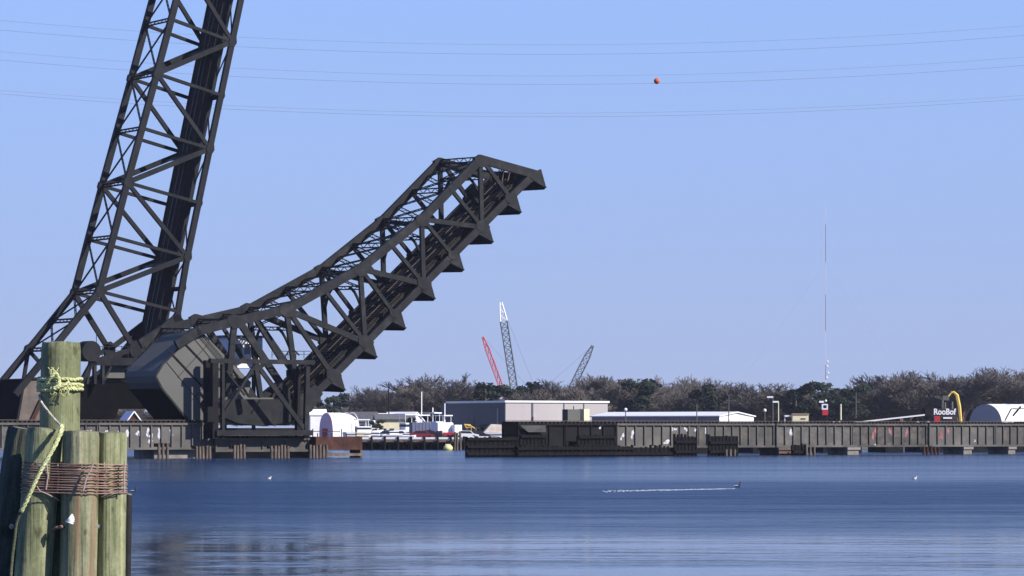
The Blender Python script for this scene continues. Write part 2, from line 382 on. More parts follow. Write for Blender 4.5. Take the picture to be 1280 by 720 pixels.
LR.trusses(topR, botR, mR, gR, 1.02, .86, plates=[('rolling_segment', seg, .7)])
LR.cross([(600, 199), (564, 237), (527, 274), (489, 306), (450, 336), (404, 361), (358, 387), (325, 396), (293, 402), (247, 414)], .5)
LR.laterals([(600, 199), (582, 218), (564, 237), (545, 256), (527, 274), (508, 290), (489, 306), (470, 321), (450, 336), (427, 349), (404, 361), (381, 374), (358, 387), (325, 396), (293, 402)], .42, .058)
LR.laterals([(668, 219), (634, 209), (600, 199)])
uR = (PD(637, 247, DR) - PD(416, 470, DR)).normalized(); upR = N.cross(uR) * -1
if upR.z < 0: upR = -upR
LR.floor((380, 505), (655, 229), upR, [(668, 216), (637, 247), (602, 284), (565, 319), (529, 355), (492, 392), (456, 428), (416, 469)], 2.35, rise=.35)
# sway frames with curved knees between the trusses
for (x, y), (x2, y2) in (((600, 199), (602, 284)), ((527, 274), (529, 355)), ((450, 336), (456, 428)), ((358, 387), (366, 450))):
    a = PD(x, y, DR + .6); c = PD(x2, y2, DR + .6); dn = (c - a).normalized(); o = LR.off[1]; mb = MB()
    hgt = 2.2; mb.lace(a + dn * hgt, a + dn * hgt + o, .35, dn, .08, .8)
    mb.lace(a + dn * .3, a + dn * hgt + o, .2, dn, .06, .8); mb.lace(a + dn * hgt, a + dn * .3 + o, .2, dn, .06, .8)
    for (f0, sg) in ((0, 1), (1, -1)):
        pts = [a + o * (f0 + sg * t) + dn * (hgt + 3.0 * (1 - t / .30) ** 2) for t in (0, .06, .12, .18, .24, .30)]
        for p, q in zip(pts[:-1], pts[1:]): mb.bar(p, q, .28, .2, dn.cross(o))
    mb.build('sway_frame', brace, tR)
# loose rail ends and a small headframe at the tip
mb = MB()
for f_ in (.2, .36, .5, .62, .78):
    p = PD(652, 230, DR) + LR.off[1] * f_; mb.bar(p, p + uR * 1.6 + upR * (.9 + .4 * f_), .14, .12)
mb.build('rail_end', rail_m, tR)
p = PD(628, 250, DR) + LR.off[1] * .55
MB().bar(p, p + upR * 2.2, 1.3, 1.0, N).build('lock_box', steel, tR)
# counterweight
cwp = [(247, 412), (203, 456), (197, 463), (194.5, 470), (197, 478), (202, 485), (238, 529), (244, 532), (302, 531), (314, 478), (262, 425)]
c0 = [q + N * (WR - 1.2) / 2 for q in pl(cwp, DR + 1.0)]
MB().poly(c0, WR - 1.2, N).build('counterweight', cw_m, tR)
cw = tR.children[-1]
for a, b in (((209, 436), (266, 497)), ((224, 422), (268, 468)), ((290, 460), (312, 497))):
    MB().bar(PD(*a, DR + .95), PD(*b, DR + .95), .16, .12).build('joint_strip', girder_dk, cw)
for a, b in (((262, 425), (247, 412)), ((247, 412), (203, 456)), ((203, 456), (194.5, 470)), ((194.5, 470), (202, 485)), ((202, 485), (238, 529))):
    MB().bar(PD(*a, DR + .98), PD(*b, DR + .98), .22, .1).build('edge_angle', steel, cw)
MB().poly(pl([(300, 497), (366, 497), (372, 532), (296, 532)], DR + 2.2), 1.5, N).build('ballast_box', cw_m, tR)

# ---- left, fully raised leaf of the bridge behind
tL = empty('bascule_bridge', TZ(160, DL, 3.9), 'dark steel truss leaf of the farther drawbridge standing almost upright beyond the picture top', 'drawbridge')
LL = Leaf(tL, DL, WL, steel_far)
topL = [(300, -330), (268, -180), (232, -44), (196, 92), (159, 228), (124, 364), (66, 436), (20, 492)]
botL = [(360, -290), (346, -217), (318, -82), (290, 52), (262, 186), (234, 321), (221, 398), (205, 460)]
mL = []
for i, (l, r) in enumerate(zip(topL[1:6], botL[1:6])):
    mL.append(('diagonal', r, l, .62))
    if i < 4:
        l2, r2 = topL[i + 2], botL[i + 2]
        mL += [('diagonal', l, r2, .5), ('strut', ((l[0] + l2[0]) / 2, (l[1] + l2[1]) / 2), r2, .38), ('strut', l2, ((r2[0] + botL[i + 3][0]) / 2 if i < 3 else 221, (r2[1] + botL[i + 3][1]) / 2 if i < 3 else 389), .38)]
mL += [('diagonal', (124, 364), (168, 436), .62), ('diagonal', (221, 395), (168, 436), .6), ('strut', (300, -330), (346, -217), .5), ('diagonal', (168, 436), (118, 452), .6), ('end_post', (300, -330), (360, -290), .7),
       ('vertical', (66, 436), (60, 474), .4), ('diagonal', (66, 436), (100, 474), .4)]
gL = [(x, y, 1.0) for x, y in topL[1:6]] + [(x, y, 1.0) for x, y in botL[1:7]] + [(168, 436, 1.4), (66, 436, 1.0)]
rock = [(221, 392), (232, 404), (222, 432), (194, 462), (158, 478), (140, 474), (158, 460), (182, 438), (206, 408)]
LL.trusses(topL, botL, mL, gL, .78, .72, plates=[('rolling_segment', rock, .6)])
half = []
for a, b in zip(topL[1:6], topL[2:7]): half += [a, ((a[0] + b[0]) / 2, (a[1] + b[1]) / 2)]
half.append(topL[6])
LL.cross(half, .35); LL.laterals(half, .22, .055)
uL = (PD(290, 52, DL) - PD(234, 321, DL)).normalized(); upL = N.cross(uL)
if upL.x > 0: upL = -upL
bm = []
for a, b in zip(botL[1:6], botL[2:7]): bm += [a, ((a[0] + b[0]) / 2, (a[1] + b[1]) / 2)]
LL.floor((214, 430), (352, -250), upL, bm, .5, f0=.30, f1=.93, rise=.9, sp=.275)
LL.laterals(botL[2:7], .12, .05, 'bottom_bracing')
for i in range(1, 6):
    x, y = botL[i]; a = PD(x, y, DL); l = PD(*topL[i], DL); dn = (l - a).normalized(); mb = MB(); o = LL.off[1]
    mb.poly([a + dn * .5, a + dn * 3.4 + o * .25, a + dn * 3.4 + o * .85, a + dn * .5 + o], .12, uL)
    mb.build('sway_frame', brace, tL)
def shade_plate(a, b, D0, wd, par, out):  # added near-black plate, painting the shade on a counterweight side
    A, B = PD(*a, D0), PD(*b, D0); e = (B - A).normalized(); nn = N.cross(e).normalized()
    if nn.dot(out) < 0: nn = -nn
    MB().poly([q + nn * .07 for q in (A + N * .03, B + N * .03, B + N * (wd - .03), A + N * (wd - .03))], .1, nn).build('shade_side', mat('shade_black', (.003, .003, .004), (.007, .006, .007), scale=1, rough=.9, spec=.05), par)
shade_plate((202, 485.5), (237.5, 528.5), DR + 1.0, WR - 1.2, cw, Vector((-1, 0, -.5)))
for k, (a, b) in enumerate((((206, 450), (262, 518)), ((262, 428), (222, 472)), ((285, 450), (240, 500)), ((240, 420), (290, 480)))):
    MB().bar(PD(*a, DR + .97), PD(*b, DR + .97), .05, .05).build('plate_seam', steel, cw)
ld = MB(); la, lb2 = PD(251, 418, DR + .85), PD(300, 476, DR + .85); uu = (lb2 - la).normalized(); vv = uu.cross(N).normalized()
for s_ in (-.22, .22): ld.bar(la + vv * s_, lb2 + vv * s_, .06, .06)
for i in range(20): q = la.lerp(lb2, (i + .5) / 20); ld.bar(q - vv * .22, q + vv * .22, .04, .04)
ld.build('ladder', steel, cw)
# its counterweight: one long block behind the timber piles
cpts = [q + N * (WL - .2) / 2 for q in pl([(31, 473), (150, 473), (190, 498), (190, 511), (147, 511), (141, 532), (20, 532)], DL + .1)]
MB().poly(cpts, WL - .2, N).build('counterweight', cw2_m, tL); cwl = tL.children[-1]
MB().poly(pl([(97, 478), (196, 478), (203, 511), (147, 511), (141, 532), (97, 532)], DL - .55), .5, N).build('shade_panel', mat('shade_black', (.003, .003, .004), (.007, .006, .007), scale=1, rough=.9, spec=.05), cwl)  # added near-black panel, painted shade over the block's right part
MB().bar(PD(52, 500, DL - .15), PD(38, 530, DL - .15), .5, .25).build('brace_plate', rust_m, cwl)
for a, b in (((31, 473), (150, 473)), ((31, 473), (21, 531))): MB().bar(PD(*a, DL - .02), PD(*b, DL - .02), .25, .2).build('edge_angle', steel_far, cwl)

shade_plate((31, 474), (20.3, 531), DL + .1, WL - .2, cwl, Vector((-1, 0, 0)))

# ------------------------------------------------------------------ frame tower in front of the counterweight
ft = empty('support_frame', TZ(328, DR - 3, 2.2), 'open steel bent with inverted V braces standing in front of the drawbridge counterweight', 'steel frame')
D3 = DR - 2.2
for k, (nm, a, b, wd, dp) in enumerate([('post', (268, 450), (268, 548), .72, .6), ('post', (384, 458), (382, 548), .5, .5), ('post', (278, 455), (278, 548), .35, .5),
        ('cap_beam', (262, 451), (392, 453), .5, .7), ('sill_beam', (268, 541), (388, 541), .6, 1.2), ('brace', (319, 456), (276, 524), .33, .3),
        ('brace', (322, 457), (380, 536), .5, .3), ('brace', (283, 464), (306, 494), .18, .2), ('strut', (319, 456), (326, 497), .5, .4), ('brace', (352, 478), (340, 496), .15, .2)]):
    MB().bar(PD(*a, D3), PD(*b, D3), wd, dp).build(nm, steel if k != 0 else girder_dk, ft)
for nm, a, b, wd in [('post', (269, 450), (269, 548), .6), ('post', (384, 458), (382, 548), .35)]:
    pa, pb = PD(*a, D3) + N * 2.0, PD(*b, D3) + N * 2.0; MB().bar(pa, pb, wd, .6).build(nm, girder_dk, ft)
MB().box(PD(262, 518, D3), 1.0, 1.0, 1.7, ax=T).build('motor_box', girder_dk, ft)
rl = MB()
for x in range(340, 392, 10): rl.bar(PD(x, 448, D3), PD(x, 439, D3), .06, .06)
rl.bar(PD(340, 439, D3), PD(388, 439, D3), .07, .06); rl.bar(PD(340, 443, D3), PD(388, 443, D3), .05, .05)
rl.tube([PD(356, 447, D3), PD(360, 440, D3), PD(368, 438, D3), PD(374, 444, D3)], .09, 6)
rl.build('railing', steel, ft)

# a white operator cabin seen through the bracing
oc = empty('operator_cabin', PD(298, 520, DR + 14), 'white cabin on posts glimpsed through the bracing behind the raised truss', 'cabin')
MB().box(PD(299, 441, DR + 14) , 4.6, 3, 3.6, ax=T).build('walls', white_m, oc)
MB().box(PD(299, 421, DR + 14), 5.2, 3.6, .25, ax=T).build('roof', grey_roof, oc)
for dx_ in (-10, 0, 10): MB().box(PD(299 + dx_, 436, DR + 12.46), .7, .06, 1.2, ax=T).build('window', glass_m, oc)
for dx_ in (-18, 18): MB().bar(PD(299 + dx_, 458, DR + 14), PD(299 + dx_, 566, DR + 14), .35, .35).build('post', steel, oc)

# machinery platform of the farther bridge
mp_ = empty('machinery_platform', PD(150, 480, DL - 2), 'steel platform with railing and drum beside the tall timber pile', 'platform')
Dm = DL - 2.5
for nm, a, b, wd, m_ in [('beam', (112, 452), (188, 452), .9, steel_far), ('beam', (100, 480), (118, 448), .5, steel_far), ('post', (113, 452), (108, 480), .3, steel),
        ('post', (118, 452), (118, 480), .35, steel), ('post', (128, 455), (128, 480), .3, steel), ('brace', (128, 478), (138, 458), .25, steel)]:
    MB().bar(PD(*a, Dm), PD(*b, Dm), wd, .6).build(nm, m_, mp_)
MB().box(PD(141, 465, Dm + 1.5), 2.6, 1.2, 1.5, ax=T).build('gear_case', cw_m, mp_)
mb = MB(); mb.tube([PD(112, 439, Dm) - N * .6, PD(112, 439, Dm) + N * 1.4], 1.25, 18); mb.build('drum', steel_far, mp_)
rl = MB()
for x in range(120, 206, 8): rl.bar(PD(x, 447, Dm), PD(x, 433, Dm), .07, .07)
for y in (433, 438.5): rl.bar(PD(120, y, Dm), PD(204, y, Dm), .07, .06)
rl.build('railing', steel, mp_)
MB().bar(PD(120.5, 440, Dm), PD(120.5, 410, Dm), .07, .07).build('whip_aerial', steel, mp_)

# ------------------------------------------------------------------ plate girder viaducts
ZB, ZT = .98, 3.95
GV = [mat('girder_steel_%d' % i, tuple(c * f for c in a), tuple(c * f for c in b), loc=(i * 17.3, i * 5.1, i * 2.2), scale=sc, rough=.6, stretch=(1, 1, 1.6), third=(.5, tuple(c * f for c in (.083, .079, .072)))) for i, (f, sc, a, b) in enumerate([(1.0, .35, (.056, .057, .053), (.125, .112, .094)), (1.12, .5, (.060, .057, .052), (.120, .116, .106)), (.9, .7, (.048, .047, .046), (.135, .112, .090)), (1.2, .28, (.062, .063, .060), (.115, .108, .094))])]
gcount = [0]
def girder(px0, px1, D, label, group, m=None, npan=None, z0=ZB, z1=ZT, back=True, marks=(), nst=None):
    gcount[0] += 1; m = m or GV[gcount[0] % 4]
    a, b = TZ(px0, D, 0), TZ(px1, D, 0); L = (b - a).length; root = empty('plate_girder_span', (a + b) / 2 + Z * z0, label, 'bridge span', group)
    n = npan or max(3, int(round(L / 1.35))); h = z1 - z0; zm = Z * (z0 + z1) / 2
    w_ = MB(); w_.bar(a + zm, b + zm, h - .24, .08); w_.build('web', m, root)
    for zz, wd in ((z1 - .12, .24), (z0 + .12, .24)):
        MB().bar(a + Z * zz, b + Z * zz, wd, .62).build('flange', m, root)
    st = MB(); p0 = a + T * .12; st.bar(p0 + Z * (z0 + .24) - N * .13, p0 + Z * (z1 - .24) - N * .13, .13, .2)
    s0 = st.build('stiffener', m, root)
    for i in range(1, n + 1):
        c = s0.copy(); COL.objects.link(c); c.parent = root; c.location = (b - a - T * .24) * (i / n)
    if back:
        o = N * 3.2; MB().bar(a + zm + o, b + zm + o, h, .25).build('far_girder', girder_dk, root)
        t = MB(); k = int(L / .55)
        for i in range(k):
            q = a.lerp(b, (i + .5) / k) + Z * (z1 + .11); t.bar(q - N * .2, q + o + N * .2, .28, .22, Z)
        d = t.build('deck_ties', tie_m, root)
        for f_ in (.85, 2.35): MB().bar(a + N * f_ + Z * (z1 + .3), b + N * f_ + Z * (z1 + .3), .16, .08, Z).build('rail', rail_m, d)
    for (px, py, sx, sy, mm, sd) in marks:      # weathered spray paint on the web, an uneven blot
        rg = random.Random(sd); c = PD(px, py, D - .055); mk = MB()
        for q in range(rg.randint(3, 5)):
            cc = c + T * rg.uniform(-.5, .5) * sx + Z * rg.uniform(-.4, .4) * sy; pts = []
            for i in range(9):
                t_ = 2 * math.pi * i / 9; r_ = rg.uniform(.35, 1); pts.append(cc + T * math.cos(t_) * sx * .38 * r_ + Z * math.sin(t_) * sy * .38 * r_)
            mk.poly([p_ - N * (.004 * q) for p_ in pts], .004, N)
        mk.build('paint_mark', mm, root)
    return root
mk = lambda px, py, sx, sy, m_=paint_m: (px, py, sx, sy, m_, int(px * 7 + py))
gl = 'plate girder spans left of the open channel'
girder(-75, 18, DR, 'ribbed grey girder span crossing the left edge behind the timber piles', gl)
girder(18, 122, DR, 'ribbed grey girder span whose middle is hidden by the tall timber pile', gl, marks=[mk(30, 541, .5, .5), mk(112, 541, .6, .5)])
girder(122, 266, DR, 'ribbed grey girder span with white paint marks, right of the timber piles', gl, marks=[mk(135, 540, .55, .7), mk(146, 542, .6, .8), mk(158, 545, .6, 1.3), mk(172, 540, .5, .8), mk(187, 542, .55, 1.0), mk(188, 552, .5, .5), mk(201, 541, .5, 1.2), mk(213, 541, .6, .9)])
girder(268, 386, DR - 1, 'low dark girder span carrying the open steel bent', gl, z0=.7, z1=2.25, npan=4)
gr = 'plate girder spans right of the open channel'
girder(646, 706, DR, 'tarred black girder span at the channel end, with a sloped lit panel', gr, m=girder_dk, npan=3)
girder(706, 770, DR, 'dark grey girder span below the small cream box on the deck', gr, m=girder_dk, npan=4, marks=[mk(752, 533, .5, .5)])
girder(770, 872, DR, 'grey girder span with white blotches, below the long white building', gr, marks=[mk(778, 545, .5, 1), mk(790, 543, .5, 1), mk(842, 538, .7, .5), mk(858, 537, .7, .5), mk(870, 537, .6, .6), mk(832, 552, 1, .5)])
girder(872, 967, DR, 'grey girder span reaching from the two dark fender clusters to the paired lamp poles', gr, marks=[mk(884, 538, .5, .6)])
girder(969, 1064, DR, 'grey girder span below the cream shed and the red and white beacon', gr, marks=[mk(989, 543, .5, 1.2)])
girder(1064, 1158, DR, 'grey girder span with pink spray paint below the conveyor', gr, marks=[mk(1094, 541, .8, 1.6, paint_r), mk(1113, 541, .6, 1.2, paint_r), mk(1134, 541, .5, 1.5, paint_r), mk(1086, 557, .5, .3), mk(1094, 556.5, .3, .3)])
girder(1160, 1243, DR, 'grey girder span with a red patch below the yellow excavator', gr, marks=[mk(1187, 540, .6, 1.3, paint_r), mk(1176, 542, .5, 1.4, paint_r), mk(1218, 551, .4, .25)])
girder(1243, 1345, DR, 'grey girder span running off the right edge below the arched store', gr)
# the farther bridge's low girders, dark beneath
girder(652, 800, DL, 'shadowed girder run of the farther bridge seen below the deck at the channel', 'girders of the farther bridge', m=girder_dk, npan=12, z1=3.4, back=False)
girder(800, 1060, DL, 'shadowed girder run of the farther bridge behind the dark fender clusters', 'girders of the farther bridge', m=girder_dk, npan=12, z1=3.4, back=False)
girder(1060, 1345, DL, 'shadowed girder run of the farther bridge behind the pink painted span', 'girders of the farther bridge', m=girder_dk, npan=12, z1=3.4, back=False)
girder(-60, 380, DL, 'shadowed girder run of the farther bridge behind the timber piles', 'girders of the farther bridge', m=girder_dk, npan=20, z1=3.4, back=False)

# rusty end pontoon of the left approach
re = empty('rusty_landing', TZ(415, DR - 1, 0), 'rusty brown end of the left approach, under the pink domed store', 'landing')
MB().bar(TZ(388, DR - 1, 1.65), TZ(446, DR - 1, 1.65), 1.5, 2.5).build('apron', rust_m, re)
MB().bar(TZ(388, DR - 1, .35), TZ(446, DR - 1, .35), .3, 2.6).build('waling', timber_br, re)
MB().bar(TZ(445, DR - 1, 1.4), TZ(445, DR - 1, -.2), .25, 2.4).build('corner_post', timber_br, re)
for i, x in enumerate(range(391, 446, 6)):
    MB().bar(TZ(x, DR - 2, 2.4), TZ(x, DR - 2, 3.3 - .5 * (i % 3)), .09, .09).build('rail_post', rust_m, re)
MB().bar(TZ(390, DR - 2, 3.0), TZ(425, DR - 2, 3.0), .09, .07).build('handrail', rust_m, re)

# ------------------------------------------------------------------ pile bents, piers and fenders
def pile_bent(px, D, n, top, label, gap=.62, m=timber_br, cap=True, r=.17, grp='timber pile bents below the left approach'):
    c = TZ(px, D, -.3); root = empty('pile_bent', c, label, 'pile bent', grp)
    for i in range(n):
        p = c + T * (i - (n - 1) / 2) * gap; q = p + Z * (top + .3 + random.uniform(-.12, .12)) + T * random.uniform(-.06, .06)
        MB().tube([p, q], [r * 1.05, r * .92], 10).build('pile', m, root)
    if cap: MB().bar(c - T * (n * gap / 2 + .15) + Z * (top + .1) + N * .35, c + T * (n * gap / 2 + .15) + Z * (top + .1) + N * .35, .4, .35).build('pile_cap', timber_dk, root)
    return root
for i, (px, n) in enumerate([(204, 3), (254, 5), (299, 4), (350, 6), (398, 6)]):
    pile_bent(px, DR - 3.4, n, 1.45 if i else 1.7, f'{ORD[i]} cluster of weathered timber piles from the left, below the left approach', gap=.42 if n > 3 else .5)
MB().poly([TZ(x, DR + 3, z) for x, z in ((180, -.5), (392, -.5), (392, 1.0), (180, 1.0))], 5, N).build('pivot_pier', conc_m)
tag(bpy.data.objects['pivot_pier'], 'low shaded pier at the water under the drawbridge counterweight', 'pier')

def fender(px0, px1, D, top, label, wales, lean=0, m=timber_dk, step=.62, ragged=.15):
    a, b = TZ(px0, D, 0), TZ(px1, D, 0); L = (b - a).length; n = max(2, int(L / step)); root = empty('timber_fender', a, label, 'fender', 'timber fenders along the right bridge end')
    for i in range(n + 1):
        p = a.lerp(b, i / n); q = p + Z * (top + random.uniform(-ragged, ragged)); MB().tube([p - Z * .5, q], .16, 8).build('pile', m, root)
    for z in wales: MB().bar(a + Z * z - N * .2, b + Z * z - N * .2, .34, .3).build('wale', m, root)
    MB().bar(a + Z * (top * .46) + N * .05, b + Z * (top * .46) + N * .05, top * .96, .2).build('sheathing', m, root)
    return root
fender(583, 646, DR - 1.5, 2.35, 'black timber fender jutting into the channel left of the right bridge end', (.35, 1.2, 2.1), ragged=.08)
fender(646, 790, DR - 2, 1.25, 'long low black timber fender below the first spans right of the channel', (.3, .95), ragged=.1)
fender(790, 842, DR - 2, 1.1, 'ragged low black fender between the long fender and the first tall cluster', (.3,), ragged=.35)
fender(650, 682, DR - 1, 2.6, 'tall black timber screen against the tarred end span', (1.2, 2.4), ragged=.02, step=.5)
fender(722, 768, DR - 1, 2.5, 'tall black timber screen below the small cream box', (1.2, 2.3), ragged=.1, step=.5)
fender(843, 870, DR - 2.4, 2.45, 'tall dark pile cluster, left one of the two beside the blotched span', (.5, 1.7), ragged=.3, step=.5)
fender(886, 921, DR - 2.6, 2.55, 'tall dark pile cluster, right one of the two, beside pale stub piles', (.5, 1.6), ragged=.25, step=.5)
fender(990, 1006, DR - 2, 1.35, 'short dark fender beside brown stub piles under the cream shed', (.4,), step=.5)
pile_bent(913, DR - 3.6, 3, .85, 'pale stub piles in front of the right dark cluster', grp='stub piles below the right approach', cap=False)
pile_bent(1013, DR - 2.6, 3, 1.1, 'brown stub piles between the short dark fender and the dark gap', grp='stub piles below the right approach', cap=False)
pile_bent(1164, DR - 2.2, 5, 1.0, 'rust brown stub piles under the span joint below the lettered machine', grp='stub piles below the right approach', m=rust_m)
def pier(px0, px1, label, m=conc_m, top=.95):
    a, b = TZ(px0, DR + 1.6, 0), TZ(px1, DR + 1.6, 0); root = empty('bridge_pier', (a + b) / 2, label, 'pier', 'low piers under the right approach')
    MB().bar((a + b) / 2 - Z * .6, (a + b) / 2 + Z * (top - .32), (b - a).length * .86, 4.0).build('shaft', m, root)
    MB().bar((a + b) / 2 + Z * (top - .32), (a + b) / 2 + Z * top, (b - a).length, 4.4).build('cap', m, root)
pier(960, 982, 'brown low pier under the paired lamp poles', mat('stained_concrete', (.07, .045, .038), (.14, .10, .085), scale=.7, rough=.85))
pier(1046, 1062, 'pale low pier under the beacon span')
pier(1191, 1203, 'grey low pier below the red painted patch')
pier(1247, 1257, 'pale narrow pier below the arched store')
pier(806, 818, 'shaded low pier behind the ragged fender')
def dark_pier(px0, px1, label):
    a, b = TZ(px0, DL + 2, .2), TZ(px1, DL + 2, .2); MB().bar(a, b, 1.5, 4).build('rear_crib', timber_dk); tag(bpy.data.objects[-1] if False else LASTOBJ(), label, 'timber crib', 'dark cribs of the farther bridge')
def LASTOBJ(): return COL.objects[-1]
dark_pier(930, 956, 'dark crib of the farther bridge left of the brown low pier')
dark_pier(1018, 1066, 'dark crib of the farther bridge behind the pale low pier')
dark_pier(1096, 1118, 'dark crib of the farther bridge below the pink painted span')
dark_pier(1142, 1192, 'dark crib of the farther bridge behind the rust brown stubs')
dark_pier(1205, 1246, 'dark crib of the farther bridge between the grey and pale piers')
dark_pier(1258, 1330, 'dark crib of the farther bridge at the right edge')
dark_pier(657, 900, 'long dark crib of the farther bridge behind the low fender')
# small boxes on the deck beyond the channel end
bx = empty('deck_cabinet', TZ(716, DR + 2.5, ZT + .2), 'grey equipment cabinet with a cream door end on the bridge deck', 'cabinet')
MB().box(TZ(714, DR + 2.5, ZT + .95), 1.8, 1.2, 1.5, ax=T).build('housing', cw_m, bx)
MB().box(TZ(730, DR + 2.5, ZT + 1.0), .8, 1.2, 1.5, ax=T).build('cream_end', cream_m, bx)
MB().bar(TZ(717, DR + 2.5, ZT + 1.6), TZ(717, DR + 2.5, ZT + 2.1), .08, .08).build('vent_pipe', steel, bx)
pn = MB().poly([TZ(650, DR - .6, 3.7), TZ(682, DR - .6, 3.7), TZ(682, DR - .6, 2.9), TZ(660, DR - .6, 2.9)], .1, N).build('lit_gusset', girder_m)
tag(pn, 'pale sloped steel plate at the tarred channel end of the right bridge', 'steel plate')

# ------------------------------------------------------------------ far shore buildings
def gable(px, Y, L, Wd, hw, hr, rz, wall, roof, name, label, cat='building', windows=(), grp=None, door=None, eave=.4, end=None):
    c = GX(px, Y, GZ); root = empty(name, c, label, cat, grp)
    X = Vector((math.cos(rz), math.sin(rz), 0)); V = Vector((-X.y, X.x, 0))
    w_ = MB(); w_.box(c + Z * hw / 2, L, Wd, hw, ax=X)
    w_.build('wall', wall, root)
    ge = MB()
    for s_ in (-1, 1):
        e = c + X * (s_ * (L / 2 - .1)) + Z * hw; ge.poly([e - V * Wd / 2, e + V * Wd / 2, e + Z * (hr * .98)], .2, X)
    ge.build('gable_end', end or wall, root)
    if end: MB().box(c + X * (L / 2 + .06) + Z * hw / 2, .12, Wd, hw, ax=X).build('end_wall', end, root)
    r_ = MB()
    for s_ in (-1, 1):
        pts = [c + X * (-L / 2 - eave) + V * (s_ * (Wd / 2 + eave)) + Z * (hw - eave * hr / (Wd / 2)), c + X * (L / 2 + eave) + V * (s_ * (Wd / 2 + eave)) + Z * (hw - eave * hr / (Wd / 2)), c + X * (L / 2 + eave) + Z * (hw + hr), c + X * (-L / 2 - eave) + Z * (hw + hr)]
        r_.poly([q + Z * .12 for q in pts], .2, Vector(V * s_ * hr + Z * Wd / 2))
    r_.build('roof', roof, root)
    for (side, u_, z_, ww, hh) in windows:
        o_ = X if side in 'lf' else V
        ctr = {'f': c - V * (Wd / 2 + .03) + X * u_, 'l': c + V * (Wd / 2 + .03) + X * u_, 'e': c + X * (L / 2 + .03) + V * u_, 'w': c - X * (L / 2 + .03) + V * u_}[side] + Z * z_
        fr = MB().box(ctr, ww if side in 'fl' else .08, .08 if side in 'fl' else ww, hh, ax=X).build('window', glass_m, root)
    return root, X, V, c
# warehouse, square, turned: lit front right, shade coloured into the front left
c = GX(632, 700, GZ); rz = R(30); Xw = Vector((math.cos(rz), math.sin(rz), 0)); Vw = Vector((-Xw.y, Xw.x, 0)); LW = 25.6; hw = 7.4
wr = empty('warehouse', c, 'large flat-roofed grey metal warehouse with a shade-coloured left face and a pale edge', 'warehouse')
cc = c + Xw * LW / 2 + Vw * LW / 2
MB().box(cc + Z * hw / 2, LW, LW, hw, ax=Xw).build('wall', metal_sid, wr)
MB().bar(c + Vw * .1 - Xw * .06 + Z * hw / 2, c + Vw * (LW + 3) - Xw * .06 + Z * (hw / 2), hw - .3, .12, Xw).build('shaded_cladding', metal_sid_l, wr)
MB().box(cc + Z * (hw + .2), LW + .6, LW + .6, .4, ax=Xw).build('roof_edge', white_m, wr)
for u_, wd_ in ((6.6, .35), (14.5, .12), (19.5, .10)): MB().box(c + Xw * u_ - Vw * .1 + Z * hw / 2, wd_, .14, hw - .2, ax=Xw).build('downpipe' if wd_ > .2 else 'panel_seam', metal_sid_l, wr)
MB().box(c + Xw * 7.4 - Vw * .3 + Z * 2.2, 1.6, .5, 4.4, ax=Xw).build('door_frame', metal_sid, wr)
MB().box(c - Xw * .2 + Vw * 3 + Z * 3.1, .25, .25, 6.2, ax=Xw).build('downpipe', metal_sid, wr)
MB().box(c - Xw * .2 + Vw * 14 + Z * 3.4, .1, 1.6, 1.6, ax=Xw).build('vent', cw_m, wr)
# long low white roofed building
gable(840, 640, 29.5, 12.4, 4.1, .75, R(-36), shade_wall, white_m, 'shed', 'long low shed with bright white roof and white gable, right of the warehouse', 'shed',
      windows=[('f', -8, 1.7, 1.5, 1), ('f', 2, 1.7, 1.5, 1)], end=white_m)
# cream house with grey roof at the marina
gable(493, 590, 6.6, 5, 3.4, 0.85, R(6), cream_m, grey_roof, 'boathouse', 'cream wall low boathouse with long grey roof behind the white pier rail', 'boathouse', windows=[('f', -2, 1.3, .8, 1.0), ('f', -.6, 1.3, .8, 1.0), ('f', 1.6, 1.3, 1.4, 1.3)])
gable(452, 660, 6, 5, 3.2, 1.8, R(-20), white_m, grey_roof, 'house', 'small white gabled house at the left end of the shore right of the drawbridge', 'house', windows=[('f', -1.2, 2, .8, 1), ('f', 1.2, 2, .8, 1)], grp='white houses by the marina')
gable(478, 700, 4.5, 4, 3.2, 1.7, R(25), white_m, white_m, 'house', 'white gabled house behind the left half of the cream boathouse', 'house', windows=[('f', -1.2, 2, .8, 1), ('f', 1.6, 2, .8, 1)], grp='white houses by the marina')
gable(503, 720, 7, 6, 3.4, 1.9, R(-30), white_m, white_m, 'house', 'white roofed house behind the right half of the cream boathouse', 'house', windows=[('f', 0, 2, .8, 1)], grp='white houses by the marina')
gable(22, 700, 12, 9, 7.0, 3.5, R(0), mat('tan_brick', (.30, .22, .19), (.36, .27, .23), scale=1, rough=.9), grey_roof, 'house', 'brown roofed house peeping over the left counterweight', 'house')
gable(7, 640, 6, 5, 4.4, 2.4, R(10), white_m, grey_roof, 'house', 'white house low at the left edge under the dark counterweight', 'house')
